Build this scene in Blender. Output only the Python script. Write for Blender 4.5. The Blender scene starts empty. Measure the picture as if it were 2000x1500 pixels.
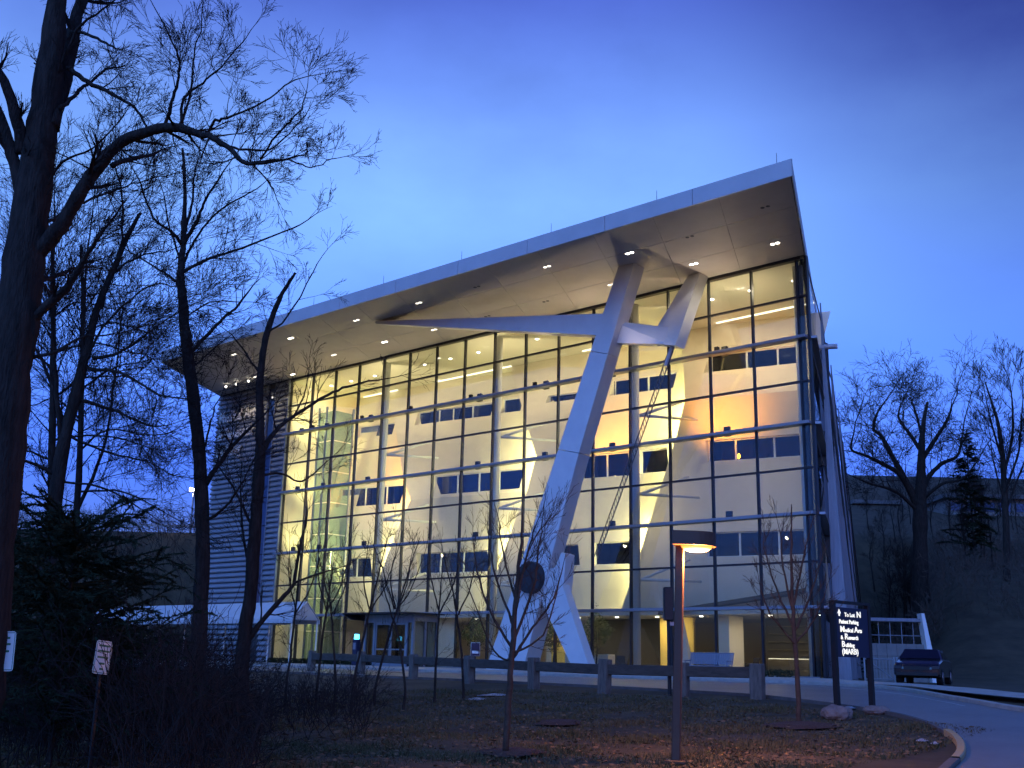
import bpy, bmesh, math, random
from mathutils import Vector, Matrix

# ------------------------------------------------------------------ camera, sky, sun, exposure
sc = bpy.context.scene
C = sc.collection
PITCH, ROLL, FPX, AZ = 0.249936, 0.0231913, 2130.42, -0.843563
fw = Vector((0, math.cos(PITCH), math.sin(PITCH)))
up0 = Vector((0, -math.sin(PITCH), math.cos(PITCH)))
rt0 = Vector((1, 0, 0))
rt = rt0 * math.cos(ROLL) + up0 * math.sin(ROLL)
up = -rt0 * math.sin(ROLL) + up0 * math.cos(ROLL)
cd = bpy.data.cameras.new('camera')
cam = bpy.data.objects.new('camera', cd)
C.objects.link(cam)
m = Matrix((rt, up, -fw)).transposed().to_4x4()
cam.matrix_world = m
cd.sensor_fit = 'HORIZONTAL'
cd.sensor_width = 36
cd.lens = FPX / 2000 * 36
cd.clip_start = 0.1
cd.clip_end = 3000
sc.camera = cam

SUN_EL, SUN_ROT = math.radians(1.0), math.radians(180)
world = bpy.data.worlds.new('World')
sc.world = world
world.use_nodes = True
wn_ = world.node_tree.nodes
wl = world.node_tree.links
bg = wn_['Background']
sky = wn_.new('ShaderNodeTexSky')
sky.sky_type = 'NISHITA'
sky.sun_disc = False
sky.sun_elevation = SUN_EL
sky.sun_rotation = SUN_ROT
sky.air_density = 1.0
sky.dust_density = 0.2
sky.ozone_density = 4.0
tint = wn_.new('ShaderNodeMix')
tint.data_type = 'RGBA'
tint.blend_type = 'MULTIPLY'
tint.inputs['Factor'].default_value = 1.0
wl.new(sky.outputs[0], tint.inputs['A'])
tint.inputs['B'].default_value = (1.70, 1.43, 1.25, 1)     # camera balanced for tungsten light: dusk goes blue
wtc = wn_.new('ShaderNodeTexCoord')
wmap = wn_.new('ShaderNodeMapping')
wmap.inputs['Scale'].default_value = (1.0, 1.0, 1.7)
wl.new(wtc.outputs['Generated'], wmap.inputs['Vector'])
wnoi = wn_.new('ShaderNodeTexNoise')
wnoi.inputs['Scale'].default_value = 2.1
wnoi.inputs['Detail'].default_value = 7
wnoi.inputs['Roughness'].default_value = 0.56
wl.new(wmap.outputs[0], wnoi.inputs['Vector'])
wr = wn_.new('ShaderNodeMapRange')
wr.inputs['From Min'].default_value = 0.32
wr.inputs['From Max'].default_value = 0.66
wr.inputs['To Min'].default_value = 0.76
wr.inputs['To Max'].default_value = 1.14
wl.new(wnoi.outputs['Fac'], wr.inputs['Value'])
clo = wn_.new('ShaderNodeMix')
clo.data_type = 'RGBA'
clo.blend_type = 'MULTIPLY'
clo.inputs['Factor'].default_value = 1.0
wsep = wn_.new('ShaderNodeSeparateXYZ')                     # dusk: a paler belt between a dim horizon and a deep zenith
wl.new(wtc.outputs['Generated'], wsep.inputs[0])
wramp = wn_.new('ShaderNodeValToRGB')
for p_, c_ in ((0.0, (.15, .25, 1.0)), (0.16, (.25, .33, 1.05)), (0.27, (.62, .60, 1.1)), (0.40, (1.38, 1.02, 1.15)), (0.46, (1.42, .98, 1.15)), (0.60, (.50, .25, .70)), (1.0, (.20, .09, .42))):
    e_ = wramp.color_ramp.elements.new(p_) if p_ not in (0.0, 1.0) else wramp.color_ramp.elements[0 if p_ == 0 else -1]
    e_.color = (*c_, 1)
wl.new(wsep.outputs['Z'], wramp.inputs['Fac'])
belt = wn_.new('ShaderNodeMix')
belt.data_type = 'RGBA'
belt.blend_type = 'MULTIPLY'
belt.inputs['Factor'].default_value = 1.0
wl.new(tint.outputs['Result'], belt.inputs['A'])
wl.new(wramp.outputs[0], belt.inputs['B'])
# lens falloff and some cloud, painted as a darker upper right sky
cdir = (rt * (1150 / FPX) + up * (860 / FPX) + fw).normalized()
wdot = wn_.new('ShaderNodeVectorMath')
wdot.operation = 'DOT_PRODUCT'
wl.new(wtc.outputs['Generated'], wdot.inputs[0])
wdot.inputs[1].default_value = cdir
wadd = wn_.new('ShaderNodeMath')
wadd.operation = 'MULTIPLY_ADD'
wl.new(wnoi.outputs['Fac'], wadd.inputs[0])
wadd.inputs[1].default_value = 0.10
wl.new(wdot.outputs['Value'], wadd.inputs[2])
wcorner = wn_.new('ShaderNodeMapRange')
wcorner.interpolation_type = 'SMOOTHSTEP'
wcorner.inputs['From Min'].default_value = 0.985
wcorner.inputs['From Max'].default_value = 1.075
wcorner.inputs['To Min'].default_value = 0.0
wcorner.inputs['To Max'].default_value = 1.0
wl.new(wadd.outputs[0], wcorner.inputs['Value'])
wbm = wn_.new('ShaderNodeMix')
wbm.data_type = 'RGBA'
wbm.blend_type = 'MULTIPLY'
wl.new(wcorner.outputs[0], wbm.inputs['Factor'])
wl.new(belt.outputs['Result'], wbm.inputs['A'])
wbm.inputs['B'].default_value = (.12, .09, .26, 1)
wl.new(wbm.outputs['Result'], clo.inputs['A'])
wl.new(wr.outputs[0], clo.inputs['B'])
wl.new(clo.outputs['Result'], bg.inputs['Color'])
bg.inputs['Strength'].default_value = 0.10

sd = bpy.data.lights.new('sun', 'SUN')
sd.energy = 0.21                                    # the afterglow behind the camera: low, broad and blue
sd.angle = math.radians(50)
sd.color = (0.10, 0.33, 1.0)
sun = bpy.data.objects.new('sun', sd)
C.objects.link(sun)
sun.rotation_euler = (math.radians(50), 0, math.radians(-30))

vs = sc.view_settings
vs.view_transform = 'Standard'
vs.look = 'None'
vs.gamma = 1
vs.use_curve_mapping = False
vs.exposure = 3.25
LK = 1 / 8                                          # lamps are set for exposure 0, the long exposure brings them up
sc.render.engine = 'CYCLES'
sc.cycles.use_denoising = True
sc.cycles.max_bounces = 5
sc.cycles.diffuse_bounces = 2
sc.cycles.glossy_bounces = 3
sc.cycles.adaptive_threshold = 0.03
sc.cycles.transparent_max_bounces = 16
sc.cycles.sample_clamp_indirect = 4.0
sc.cycles.light_sampling_threshold = 0.03
sc.cycles.caustics_reflective = False
sc.cycles.caustics_refractive = False

# ------------------------------------------------------------------ helpers
U = Vector((math.sin(AZ), math.cos(AZ), 0))        # along the glass front, away to the left
N = Vector((-U.y, U.x, 0))                          # out of the glass front
P0 = Vector((15.05129, 53.04566, 0))
ROT = math.atan2(U.y, U.x)
FL = -0.42                                          # floor level of the building (eye level is zero)


def W(s, o, z=0.0):
    v = P0 + U * s + N * o
    return Vector((v.x, v.y, z))


def so_of(x, y):
    v = Vector((x, y, 0)) - P0
    return v.dot(U), v.dot(N)


def interp(x, xs, ys):
    if x <= xs[0]:
        return ys[0]
    for i in range(1, len(xs)):
        if x <= xs[i]:
            t = (x - xs[i - 1]) / (xs[i] - xs[i - 1])
            return ys[i - 1] + t * (ys[i] - ys[i - 1])
    return ys[-1]


def sstep(a, b, x):
    t = min(max((x - a) / (b - a), 0), 1)
    return t * t * (3 - 2 * t)


def gz(x, y):
    """height of the ground; eye level is zero"""
    s, o = so_of(x, y)
    z = interp(o, [-200, 8, 14, 20, 24, 30, 36, 50, 90], [-.5, -.5, -.56, -.78, -1.0, -1.35, -1.58, -1.68, -1.8])
    q = (x - P0.x) * 0.9515 - (y - P0.y) * 0.3077            # metres to the right of the side wall
    h = max(sstep(2.5, 9, q) * sstep(55, 90, y), sstep(93, 120, y) * sstep(14, 24, x))
    if h > 0:
        z += h * (8.0 + 0.22 * max(0, min(y, 270) - 88) - 0.12 * max(0, y - 270))
    b = sstep(-20, -26, x) * sstep(93, 108, y)
    if b > 0:
        z += b * 12.2
    return z


def at(px, py, d):
    """the point seen at (px, py) of the 2000 x 1500 photograph, at distance d north of the camera"""
    r = rt * ((px - 1000) / FPX) - up * ((py - 750) / FPX) + fw
    return r * (d / r.y)


class MB:
    def __init__(self):
        self.v = []
        self.f = []

    def add(self, vs_, fs_):
        k = len(self.v)
        self.v += [tuple(p) for p in vs_]
        self.f += [tuple(i + k for i in f) for f in fs_]

    def box(self, x0, x1, y0, y1, z0, z1):
        self.add([(x0, y0, z0), (x1, y0, z0), (x1, y1, z0), (x0, y1, z0), (x0, y0, z1), (x1, y0, z1), (x1, y1, z1), (x0, y1, z1)],
                 [(0, 3, 2, 1), (4, 5, 6, 7), (0, 1, 5, 4), (1, 2, 6, 5), (2, 3, 7, 6), (3, 0, 4, 7)])
        return self

    def hexa(self, p):
        """eight corners: four of the first end, four of the other, same turn"""
        self.add(p, [(0, 3, 2, 1), (4, 5, 6, 7), (0, 1, 5, 4), (1, 2, 6, 5), (2, 3, 7, 6), (3, 0, 4, 7)])
        return self

    def prism(self, poly, a, b):
        """polygon of 3D points moved from offset a to offset b"""
        n = len(poly)
        a = Vector(a)
        b = Vector(b)
        vs_ = [Vector(p) + a for p in poly] + [Vector(p) + b for p in poly]
        self.add(vs_, [tuple(range(n))[::-1], tuple(range(n, 2 * n))] + [(i, (i + 1) % n, n + (i + 1) % n, n + i) for i in range(n)])
        return self

    def tube(self, pts, rads, k=8, caps=True):
        tube(self.v, self.f, pts, rads, k, caps)
        return self

    def disc(self, c, r, k=12, nz=-1):
        c = Vector(c)
        self.add([c + Vector((r * math.cos(2 * math.pi * i / k), r * math.sin(2 * math.pi * i / k), 0)) for i in range(k)],
                 [tuple(range(k)) if nz > 0 else tuple(range(k))[::-1]])
        return self


def tube(V, F, pts, rads, k=6, caps=False):
    n = len(pts)
    pts = [Vector(p) for p in pts]
    if not hasattr(rads, '__len__'):
        rads = [rads] * n
    t = (pts[1] - pts[0]).normalized()
    a = t.orthogonal().normalized()
    base = len(V)
    for i in range(n):
        if i == 0:
            t = pts[1] - pts[0]
        elif i == n - 1:
            t = pts[i] - pts[i - 1]
        else:
            t = pts[i + 1] - pts[i - 1]
        t = t.normalized()
        a = a - t * a.dot(t)
        a = a.normalized() if a.length > 1e-6 else t.orthogonal().normalized()
        b = t.cross(a)
        r = rads[i]
        for j in range(k):
            w = 2 * math.pi * j / k
            p = pts[i] + (a * math.cos(w) + b * math.sin(w)) * r
            V.append((p.x, p.y, p.z))
    for i in range(n - 1):
        for j in range(k):
            F.append((base + i * k + j, base + i * k + (j + 1) % k, base + (i + 1) * k + (j + 1) % k, base + (i + 1) * k + j))
    if caps:
        F.append(tuple(base + j for j in range(k))[::-1])
        F.append(tuple(base + (n - 1) * k + j for j in range(k)))


def mesh(name, mb, mat, smooth=False, bevel=0):
    me = bpy.data.meshes.new(name)
    me.from_pydata(mb.v, [], mb.f)
    if bevel:
        bm = bmesh.new()
        bm.from_mesh(me)
        bmesh.ops.bevel(bm, geom=[e for e in bm.edges], offset=bevel, segments=1, affect='EDGES', clamp_overlap=True)
        bm.to_mesh(me)
        bm.free()
    if smooth:
        me.shade_smooth()
    me.materials.append(M[mat] if isinstance(mat, str) else mat)
    me.update()
    return me


def obj(name, me, parent=None, loc=None, rot=None):
    o = bpy.data.objects.new(name, me)
    C.objects.link(o)
    if parent:
        o.parent = parent
    if loc is not None:
        o.location = loc
    if rot is not None:
        o.rotation_euler = rot
    return o


def part(name, mb, mat, parent, smooth=False, bevel=0, label=None):
    o = obj(name, mesh(name, mb, mat, smooth, bevel), parent)
    if label:
        o['label'] = label
    return o


def tag(o, label=None, cat=None, group=None, kind=None):
    if label:
        o['label'] = label
    if cat:
        o['category'] = cat
    if group:
        o['group'] = group
    if kind:
        o['kind'] = kind
    return o


def thing(name, label, cat, loc=(0, 0, 0), rz=0.0, group=None):
    o = obj(name, None, None, loc, (0, 0, rz))
    o.empty_display_size = 0.3
    return tag(o, label, cat, group)


def copy_tree(o, parent=None):
    c = o.copy()
    C.objects.link(c)
    c.parent = parent
    for ch in list(o.children):
        copy_tree(ch, c)
    return c


def lamp(name, kind, parent, loc, energy, color, size=0.1, target=None, spot=None, sizey=None, blend=0.6):
    d = bpy.data.lights.new(name, kind)
    d.energy = energy * LK
    d.color = color
    if kind == 'AREA':
        d.shape = 'RECTANGLE' if sizey else 'DISK'
        d.size = size
        if sizey:
            d.size_y = sizey
    else:
        d.shadow_soft_size = size
    if kind == 'SPOT':
        d.spot_size = spot
        d.spot_blend = blend
    o = bpy.data.objects.new(name, d)
    C.objects.link(o)
    if parent:
        o.parent = parent
    o.location = loc
    if target is not None:
        o.rotation_euler = (Vector(target) - Vector(loc)).to_track_quat('-Z', 'Y').to_euler()
    return o


# ------------------------------------------------------------------ materials
M = {}


def mat(name, col, rough=0.6, metal=0.0, col2=None, scale=3.0, bump=0.0, bscale=None, detail=6, spec=0.5, stretch=None, lo=0.35, hi=0.65, coat=0):
    mt = bpy.data.materials.new(name)
    mt.use_nodes = True
    nt = mt.node_tree
    b = nt.nodes['Principled BSDF']
    b.inputs['Base Color'].default_value = (*col, 1)
    b.inputs['Roughness'].default_value = rough
    b.inputs['Metallic'].default_value = metal
    b.inputs['Specular IOR Level'].default_value = spec
    b.inputs['Coat Weight'].default_value = coat
    if col2 or bump:
        tc = nt.nodes.new('ShaderNodeTexCoord')
        mp = nt.nodes.new('ShaderNodeMapping')
        if stretch:
            mp.inputs['Scale'].default_value = stretch
        nt.links.new(tc.outputs['Object'], mp.inputs['Vector'])
    if col2:
        n1 = nt.nodes.new('ShaderNodeTexNoise')
        n1.inputs['Scale'].default_value = scale
        n1.inputs['Detail'].default_value = detail
        n1.inputs['Roughness'].default_value = 0.65
        nt.links.new(mp.outputs[0], n1.inputs['Vector'])
        rp = nt.nodes.new('ShaderNodeValToRGB')
        rp.color_ramp.elements[0].position = lo
        rp.color_ramp.elements[1].position = hi
        rp.color_ramp.elements[0].color = (*col, 1)
        rp.color_ramp.elements[1].color = (*col2, 1)
        nt.links.new(n1.outputs['Fac'], rp.inputs['Fac'])
        nt.links.new(rp.outputs[0], b.inputs['Base Color'])
    if bump:
        n2 = nt.nodes.new('ShaderNodeTexNoise')
        n2.inputs['Scale'].default_value = bscale or scale * 4
        n2.inputs['Detail'].default_value = 8
        nt.links.new(mp.outputs[0], n2.inputs['Vector'])
        bp = nt.nodes.new('ShaderNodeBump')
        bp.inputs['Strength'].default_value = bump
        bp.inputs['Distance'].default_value = 0.05
        nt.links.new(n2.outputs['Fac'], bp.inputs['Height'])
        nt.links.new(bp.outputs[0], b.inputs['Normal'])
    M[name] = mt
    return mt


def emit(name, col, strength):
    mt = bpy.data.materials.new(name)
    mt.use_nodes = True
    b = mt.node_tree.nodes['Principled BSDF']
    b.inputs['Base Color'].default_value = (0.8, 0.8, 0.8, 1)
    b.inputs['Emission Color'].default_value = (*col, 1)
    b.inputs['Emission Strength'].default_value = strength * LK
    M[name] = mt


def glass(name, col, rough=0.01, ior=1.45):
    mt = bpy.data.materials.new(name)
    mt.use_nodes = True
    nt = mt.node_tree
    nt.nodes.remove(nt.nodes['Principled BSDF'])
    tr = nt.nodes.new('ShaderNodeBsdfTransparent')
    tr.inputs[0].default_value = (*col, 1)
    gl = nt.nodes.new('ShaderNodeBsdfGlossy')
    gl.inputs['Roughness'].default_value = rough
    lw = nt.nodes.new('ShaderNodeLayerWeight')
    lw.inputs['Blend'].default_value = 0.5
    pw = nt.nodes.new('ShaderNodeMath')
    pw.operation = 'POWER'
    nt.links.new(lw.outputs['Facing'], pw.inputs[0])
    pw.inputs[1].default_value = 4.5
    f0 = ((ior - 1) / (ior + 1)) ** 2
    fr = nt.nodes.new('ShaderNodeMath')
    fr.operation = 'MULTIPLY_ADD'
    nt.links.new(pw.outputs[0], fr.inputs[0])
    fr.inputs[1].default_value = 0.8 * (1 - f0)
    fr.inputs[2].default_value = f0
    mx = nt.nodes.new('ShaderNodeMixShader')
    nt.links.new(fr.outputs[0], mx.inputs[0])
    nt.links.new(tr.outputs[0], mx.inputs[1])
    nt.links.new(gl.outputs[0], mx.inputs[2])
    nt.links.new(mx.outputs[0], nt.nodes['Material Output'].inputs['Surface'])
    M[name] = mt


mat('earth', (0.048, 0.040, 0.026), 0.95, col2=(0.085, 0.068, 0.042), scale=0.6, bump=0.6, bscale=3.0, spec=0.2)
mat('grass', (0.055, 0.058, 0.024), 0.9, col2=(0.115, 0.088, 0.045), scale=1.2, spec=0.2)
mat('asphalt', (0.10, 0.10, 0.105), 0.42, col2=(0.15, 0.15, 0.15), scale=0.5, bump=0.25, bscale=30, spec=0.5)
mat('concrete', (0.30, 0.28, 0.25), 0.8, col2=(0.40, 0.37, 0.33), scale=1.2, bump=0.15, bscale=20)
mat('kerb', (0.26, 0.25, 0.23), 0.85, col2=(0.36, 0.34, 0.30), scale=3, bump=0.2)
mat('yellow_kerb', (0.42, 0.30, 0.10), 0.8, col2=(0.30, 0.26, 0.18), scale=6)
mat('kerb_dark', (0.07, 0.068, 0.065), 0.9, col2=(0.11, 0.105, 0.10), scale=3, bump=0.2)
mat('lane_paint', (0.6, 0.6, 0.58), 0.7, col2=(0.35, 0.35, 0.34), scale=8)
mat('dead_leaf', (0.09, 0.050, 0.022), 0.9, col2=(0.17, 0.11, 0.055), scale=2.5)
mat('snow', (0.40, 0.41, 0.43), 0.7, col2=(0.16, 0.15, 0.14), scale=6, bump=0.5)
mat('fascia', (0.46, 0.47, 0.48), 0.45, metal=0.1, col2=(0.51, 0.52, 0.53), scale=0.8)
mat('strut_paint', (0.55, 0.56, 0.58), 0.42, metal=0.1, col2=(0.60, 0.61, 0.62), scale=1.2)
mat('soffit', (0.46, 0.42, 0.37), 0.6, col2=(0.50, 0.46, 0.41), scale=1.0)
mat('inner_ceiling', (0.62, 0.58, 0.50), 0.8)
mat('inner_wall', (0.72, 0.64, 0.51), 0.85, col2=(0.76, 0.68, 0.55), scale=1.5)
mat('plaster_grey', (0.55, 0.53, 0.50), 0.85)
mat('yellow_wall', (0.72, 0.50, 0.12), 0.8)
mat('dark_frame', (0.035, 0.035, 0.042), 0.4, metal=0.5)
mat('ledge_metal', (0.26, 0.28, 0.32), 0.4, metal=0.5)
mat('column_paint', (0.62, 0.62, 0.62), 0.5)
mat('clad_metal', (0.30, 0.32, 0.35), 0.42, metal=0.55, col2=(0.36, 0.38, 0.41), scale=1.5)
mat('clad_gap', (0.05, 0.05, 0.055), 0.8)
mat('side_metal', (0.25, 0.27, 0.31), 0.5, metal=0.3, col2=(0.18, 0.20, 0.24), scale=2.0, stretch=(4, 4, 0.3))
mat('roof_top', (0.12, 0.12, 0.12), 0.9)
mat('black_metal', (0.015, 0.015, 0.017), 0.5, metal=0.3)
mat('bronze', (0.085, 0.036, 0.018), 0.55, metal=0.0, col2=(0.07, 0.03, 0.016), scale=4)
mat('hub_metal', (0.035, 0.036, 0.045), 0.55, metal=0.5, col2=(0.05, 0.05, 0.055), scale=5)
mat('cable', (0.16, 0.16, 0.17), 0.45, metal=0.6)
mat('white_paint', (0.72, 0.72, 0.72), 0.5)
mat('tent', (0.42, 0.42, 0.44), 0.7, col2=(0.50, 0.50, 0.50), scale=2)
mat('timber', (0.045, 0.036, 0.028), 0.9, col2=(0.08, 0.066, 0.052), scale=3, bump=0.5, bscale=18, stretch=(1, 1, 4))
mat('timber_post', (0.085, 0.074, 0.06), 0.9, col2=(0.15, 0.13, 0.11), scale=3, bump=0.6, bscale=16, stretch=(4, 4, 1))
mat('bark', (0.020, 0.017, 0.015), 0.95, col2=(0.045, 0.038, 0.033), scale=4, bump=0.9, bscale=14, stretch=(3, 3, 0.6), spec=0.15)
mat('bark_red', (0.050, 0.030, 0.022), 0.9, col2=(0.085, 0.055, 0.04), scale=6, bump=0.4, spec=0.2)
mat('twig', (0.026, 0.021, 0.019), 0.9, spec=0.15)
mat('brush', (0.075, 0.062, 0.052), 0.9, col2=(0.11, 0.09, 0.072), scale=.4, spec=.1)
mat('needles', (0.018, 0.030, 0.016), 0.9, col2=(0.030, 0.042, 0.022), scale=3, spec=0.15)
mat('leaf', (0.045, 0.085, 0.025), 0.6, col2=(0.09, 0.13, 0.035), scale=5)
mat('stone', (0.13, 0.105, 0.095), 0.9, col2=(0.20, 0.165, 0.15), scale=4, bump=0.6)
mat('sign_navy', (0.010, 0.013, 0.045), 0.45)
mat('sign_white', (0.80, 0.86, 0.80), 0.4)
mat('sign_green', (0.03, 0.20, 0.09), 0.5)
mat('letter_steel', (0.72, 0.70, 0.66), 0.45)
mat('letter_white', (0.8, 0.8, 0.78), 0.5)
mat('chair_dark', (0.03, 0.028, 0.03), 0.7)
mat('bench_metal', (0.20, 0.22, 0.27), 0.5, metal=0.4)
mat('car_paint', (0.012, 0.012, 0.016), 0.25, coat=0.5)
mat('car_glass', (0.008, 0.009, 0.012), 0.05, spec=.6)
mat('tyre', (0.012, 0.012, 0.012), 0.9)
mat('rim', (0.45, 0.45, 0.47), 0.3, metal=0.8)
mat('block_wall', (0.16, 0.155, 0.15), 0.9, col2=(0.22, 0.21, 0.20), scale=2, bump=0.3)
mat('mulch', (0.05, 0.022, 0.014), 0.95, col2=(0.075, 0.035, 0.022), scale=9, bump=0.8)
mat('dark_room', (0.05, 0.045, 0.04), 0.8)
mat('sky_tint_room', (0.06, 0.07, 0.10), 0.8)  # dark rooms with the blue of the sky put into their wall colour
mat('terracotta', (0.25, 0.10, 0.06), 0.8)
mat('inner_glass', (0.010, 0.024, 0.085), 0.06, spec=1.0)
mat('shelf_wood', (0.10, 0.08, 0.05), 0.6)
mat('guard_rail', (0.30, 0.31, 0.33), 0.5, metal=0.5)
glass('pane_glass', (0.90, 0.93, 0.90), ior=1.7)
glass('shaft_glass', (0.62, 0.74, 0.70))
glass('room_glass', (0.62, 0.60, 0.56), ior=1.35)
glass('sky_tint_glass', (0.50, 0.60, 0.85), ior=1.9)  # blue tint stands in for dusk sky mirrored in the left strip windows
glass('dim_glass', (0.55, 0.60, 0.62), ior=1.6)
emit('downlight', (1.0, 0.93, 0.80), 14.0)
emit('downlight_dim', (1.0, 0.9, 0.75), 3.0)
emit('cove', (1.0, 0.88, 0.68), 2.2)
emit('lamp_orange', (1.0, 0.27, 0.035), 2.1)
emit('lamp_violet', (0.93, 0.85, 1.0), 14.0)
emit('sign_letters', (1.0, 0.97, 0.72), 0.85)  # light thrown back by the reflective letters, put in as emission
emit('blue_beacon', (0.05, 0.55, 1.0), 6.0)
emit('red_light', (1.0, 0.12, 0.1), 2.0)
emit('shelf_light', (1.0, 0.85, 0.55), 0.9)

WARM = (1.0, 0.82, 0.55)
YELLOW = (1.0, 0.85, 0.38)
ORANGE = (1.0, 0.37, 0.02)

# ------------------------------------------------------------------ the ground
def axis(lo, hi, a, b, step, far):
    v = [a + step * i for i in range(int((b - a) / step) + 1)]
    st = step
    x = v[-1]
    while x < hi:
        st *= far
        x += st
        v.append(x)
    st = step
    x = v[0]
    while x > lo:
        st *= far
        x -= st
        v.insert(0, x)
    return v


rng = random.Random(7)
xs = axis(-900, 900, -34, 44, 1.0, 1.16)
ys = axis(-120, 1500, 6, 112, 1.0, 1.15)
mb = MB()
for y in ys:
    for x in xs:
        s, o = so_of(x, y)
        bump = 0.0
        if o > 24 or y > 60 and x > 25:
            bump = 0.05 * math.sin(x * 1.3 + y * 0.7) * math.sin(y * 0.9 - x * 0.5)
        mb.v.append((x, y, gz(x, y) + bump - 0.03))
nx = len(xs)
for j in range(len(ys) - 1):
    for i in range(nx - 1):
        mb.f.append((j * nx + i, j * nx + i + 1, (j + 1) * nx + i + 1, (j + 1) * nx + i))
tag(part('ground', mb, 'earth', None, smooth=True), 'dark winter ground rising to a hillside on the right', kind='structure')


def spline(pts, n):
    """points along a smooth curve through pts"""
    out = []
    k = len(pts)
    for i in range(k - 1):
        p0 = pts[max(i - 1, 0)]
        p1 = pts[i]
        p2 = pts[i + 1]
        p3 = pts[min(i + 2, k - 1)]
        for j in range(n):
            t = j / n
            out.append(tuple(0.5 * ((2 * b) + (c - a) * t + (2 * a - 5 * b + 4 * c - d) * t * t + (3 * b - a - 3 * c + d) * t ** 3)
                             for a, b, c, d in zip(p0, p1, p2, p3)))
    out.append(tuple(pts[-1]))
    return out


near_edge = spline([(62, 14.5), (40, 16.2), (25, 17), (14, 17.6), (9.5, 17.8), (3.5, 18.2), (-1.6, 18.8), (-6, 19.6), (-8.6, 20.5), (-12.1, 22.7),
                    (-14, 24.5), (-15.5, 26.7), (-16.6, 28.9), (-17.4, 31.5), (-18, 35), (-18.4, 44), (-18.5, 70)], 8)
far_edge = spline([(62, 9), (40, 11), (25, 11.5), (14, 12), (8, 12), (4, 12), (0, 11.9), (-4, 12.1), (-7.4, 13.4), (-10.0, 15.4),
                   (-12.6, 18.6), (-15.3, 21.6), (-18.5, 24), (-23, 27), (-27.5, 32), (-29, 44), (-29, 70)], 8)


def strip(a, b, dz, n=6):
    mb = MB()
    for p, q in zip(a, b):
        for i in range(n + 1):
            t = i / n
            v = W(p[0] + (q[0] - p[0]) * t, p[1] + (q[1] - p[1]) * t)
            mb.v.append((v.x, v.y, gz(v.x, v.y) + dz))
    for j in range(len(a) - 1):
        for i in range(n):
            k = j * (n + 1) + i
            mb.f.append((k, k + 1, k + n + 2, k + n + 1))
    return mb


tag(part('road', strip(near_edge, far_edge, 0.02, 8), 'asphalt', None, smooth=True), kind='structure')


def kerb_mesh(line, side, h, w):
    """a kerb stone row along line; side +1 puts it to the left of the walk"""
    mb = MB()
    for i in range(len(line)):
        a = W(*line[max(i - 1, 0)])
        b = W(*line[min(i + 1, len(line) - 1)])
        t = (b - a).normalized()
        n_ = Vector((-t.y, t.x, 0)) * side
        p = W(*line[i])
        q = p + n_ * w
        z = gz(p.x, p.y)
        mb.v += [(p.x, p.y, z - 0.1), (p.x, p.y, z + h - .02), (p.x + n_.x * .02, p.y + n_.y * .02, z + h), (q.x, q.y, z + h), (q.x, q.y, z - 0.1)]
    for i in range(len(line) - 1):
        for j in range(4):
            k = i * 5 + j
            mb.f.append((k, k + 1, k + 6, k + 5))
    return mb


def kerb(name, line, side, material='kerb', h=0.13, w=0.16, stone=None):
    o = part(name, kerb_mesh(line, side, h, w), material, None)
    return tag(o, kind='structure')


kerb('kerb', near_edge[:90], -1, 'kerb_dark', .05, .12)
kerb('kerb', near_edge[89:104], -1, 'yellow_kerb', 0.10, .14)
kerb('kerb', near_edge[103:], -1, 'kerb_dark', .08)
kerb('kerb', far_edge, 1)

# plaza in front of the glass, laid in slabs
plaza = MB()
inner = [(p[0], 0.4 if p[0] > -0.5 else 0.4 + (-0.5 - p[0]) * 1.6) for p in far_edge[:66]]
outer = []
for i, p in enumerate(far_edge[:66]):
    outer.append((p[0], p[1] - 0.17))
tag(part('pavement', strip(inner, outer, 0.115, 6), 'concrete', None), kind='structure')
joints = MB()
for k in range(0, 24):
    s = -3 + k * 2.4
    a = W(s, 0.6)
    b = W(s, 11.6)
    for o in [0.6 + j * 1.0 for j in range(11)]:
        p = W(s - .012, o)
        q = W(s + .012, o)
        p2 = W(s - .012, o + 1.0)
        q2 = W(s + .012, o + 1.0)
        joints.add([(p.x, p.y, gz(p.x, p.y) + .119), (q.x, q.y, gz(q.x, q.y) + .119), (q2.x, q2.y, gz(q2.x, q2.y) + .119), (p2.x, p2.y, gz(p2.x, p2.y) + .119)], [(0, 1, 2, 3)])
tag(part('pavement_joint', joints, 'clad_gap', None), kind='structure')
walk_a = spline([(-4.0, 6.2), (-6, 8.3), (-8.6, 10.6), (-11.5, 13.8), (-14.5, 16.6), (-19, 19.6), (-27, 23)], 6)
walk_b = spline([(-4.0, 11.9), (-7.6, 13.0), (-9.6, 14.0), (-12.2, 16.6), (-15.2, 19.0), (-19.6, 21.8), (-27.5, 25)], 6)
tag(part('footpath', strip(walk_a, walk_b, 0.121, 4), 'concrete', None), kind='structure')
# painted edge line on the road
lane = [(a[0] + (b[0] - a[0]) * 0.80, a[1] + (b[1] - a[1]) * 0.80) for a, b in zip(near_edge, far_edge)][30:84]
lane2 = [(a[0] + (b[0] - a[0]) * 0.82, a[1] + (b[1] - a[1]) * 0.82) for a, b in zip(near_edge, far_edge)][30:84]
tag(part('road_marking', strip(lane, lane2, 0.027, 1), 'lane_paint', None), kind='structure')

# ------------------------------------------------------------------ the building
B = thing('glass_building', 'large glass fronted building with white flat roof lit from inside at dusk', 'building', (P0.x, P0.y, 0), ROT)
NB = 16
S0, S1 = 0.55, 42.88
DS = (S1 - S0) / NB
ZT = 20.78
ZROW = [FL, 2.90, 5.08, 7.41, 9.69, 11.93, 14.12, 16.39, 18.62, ZT - .12]
LEDGES = (1, 3, 5, 7)

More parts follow.
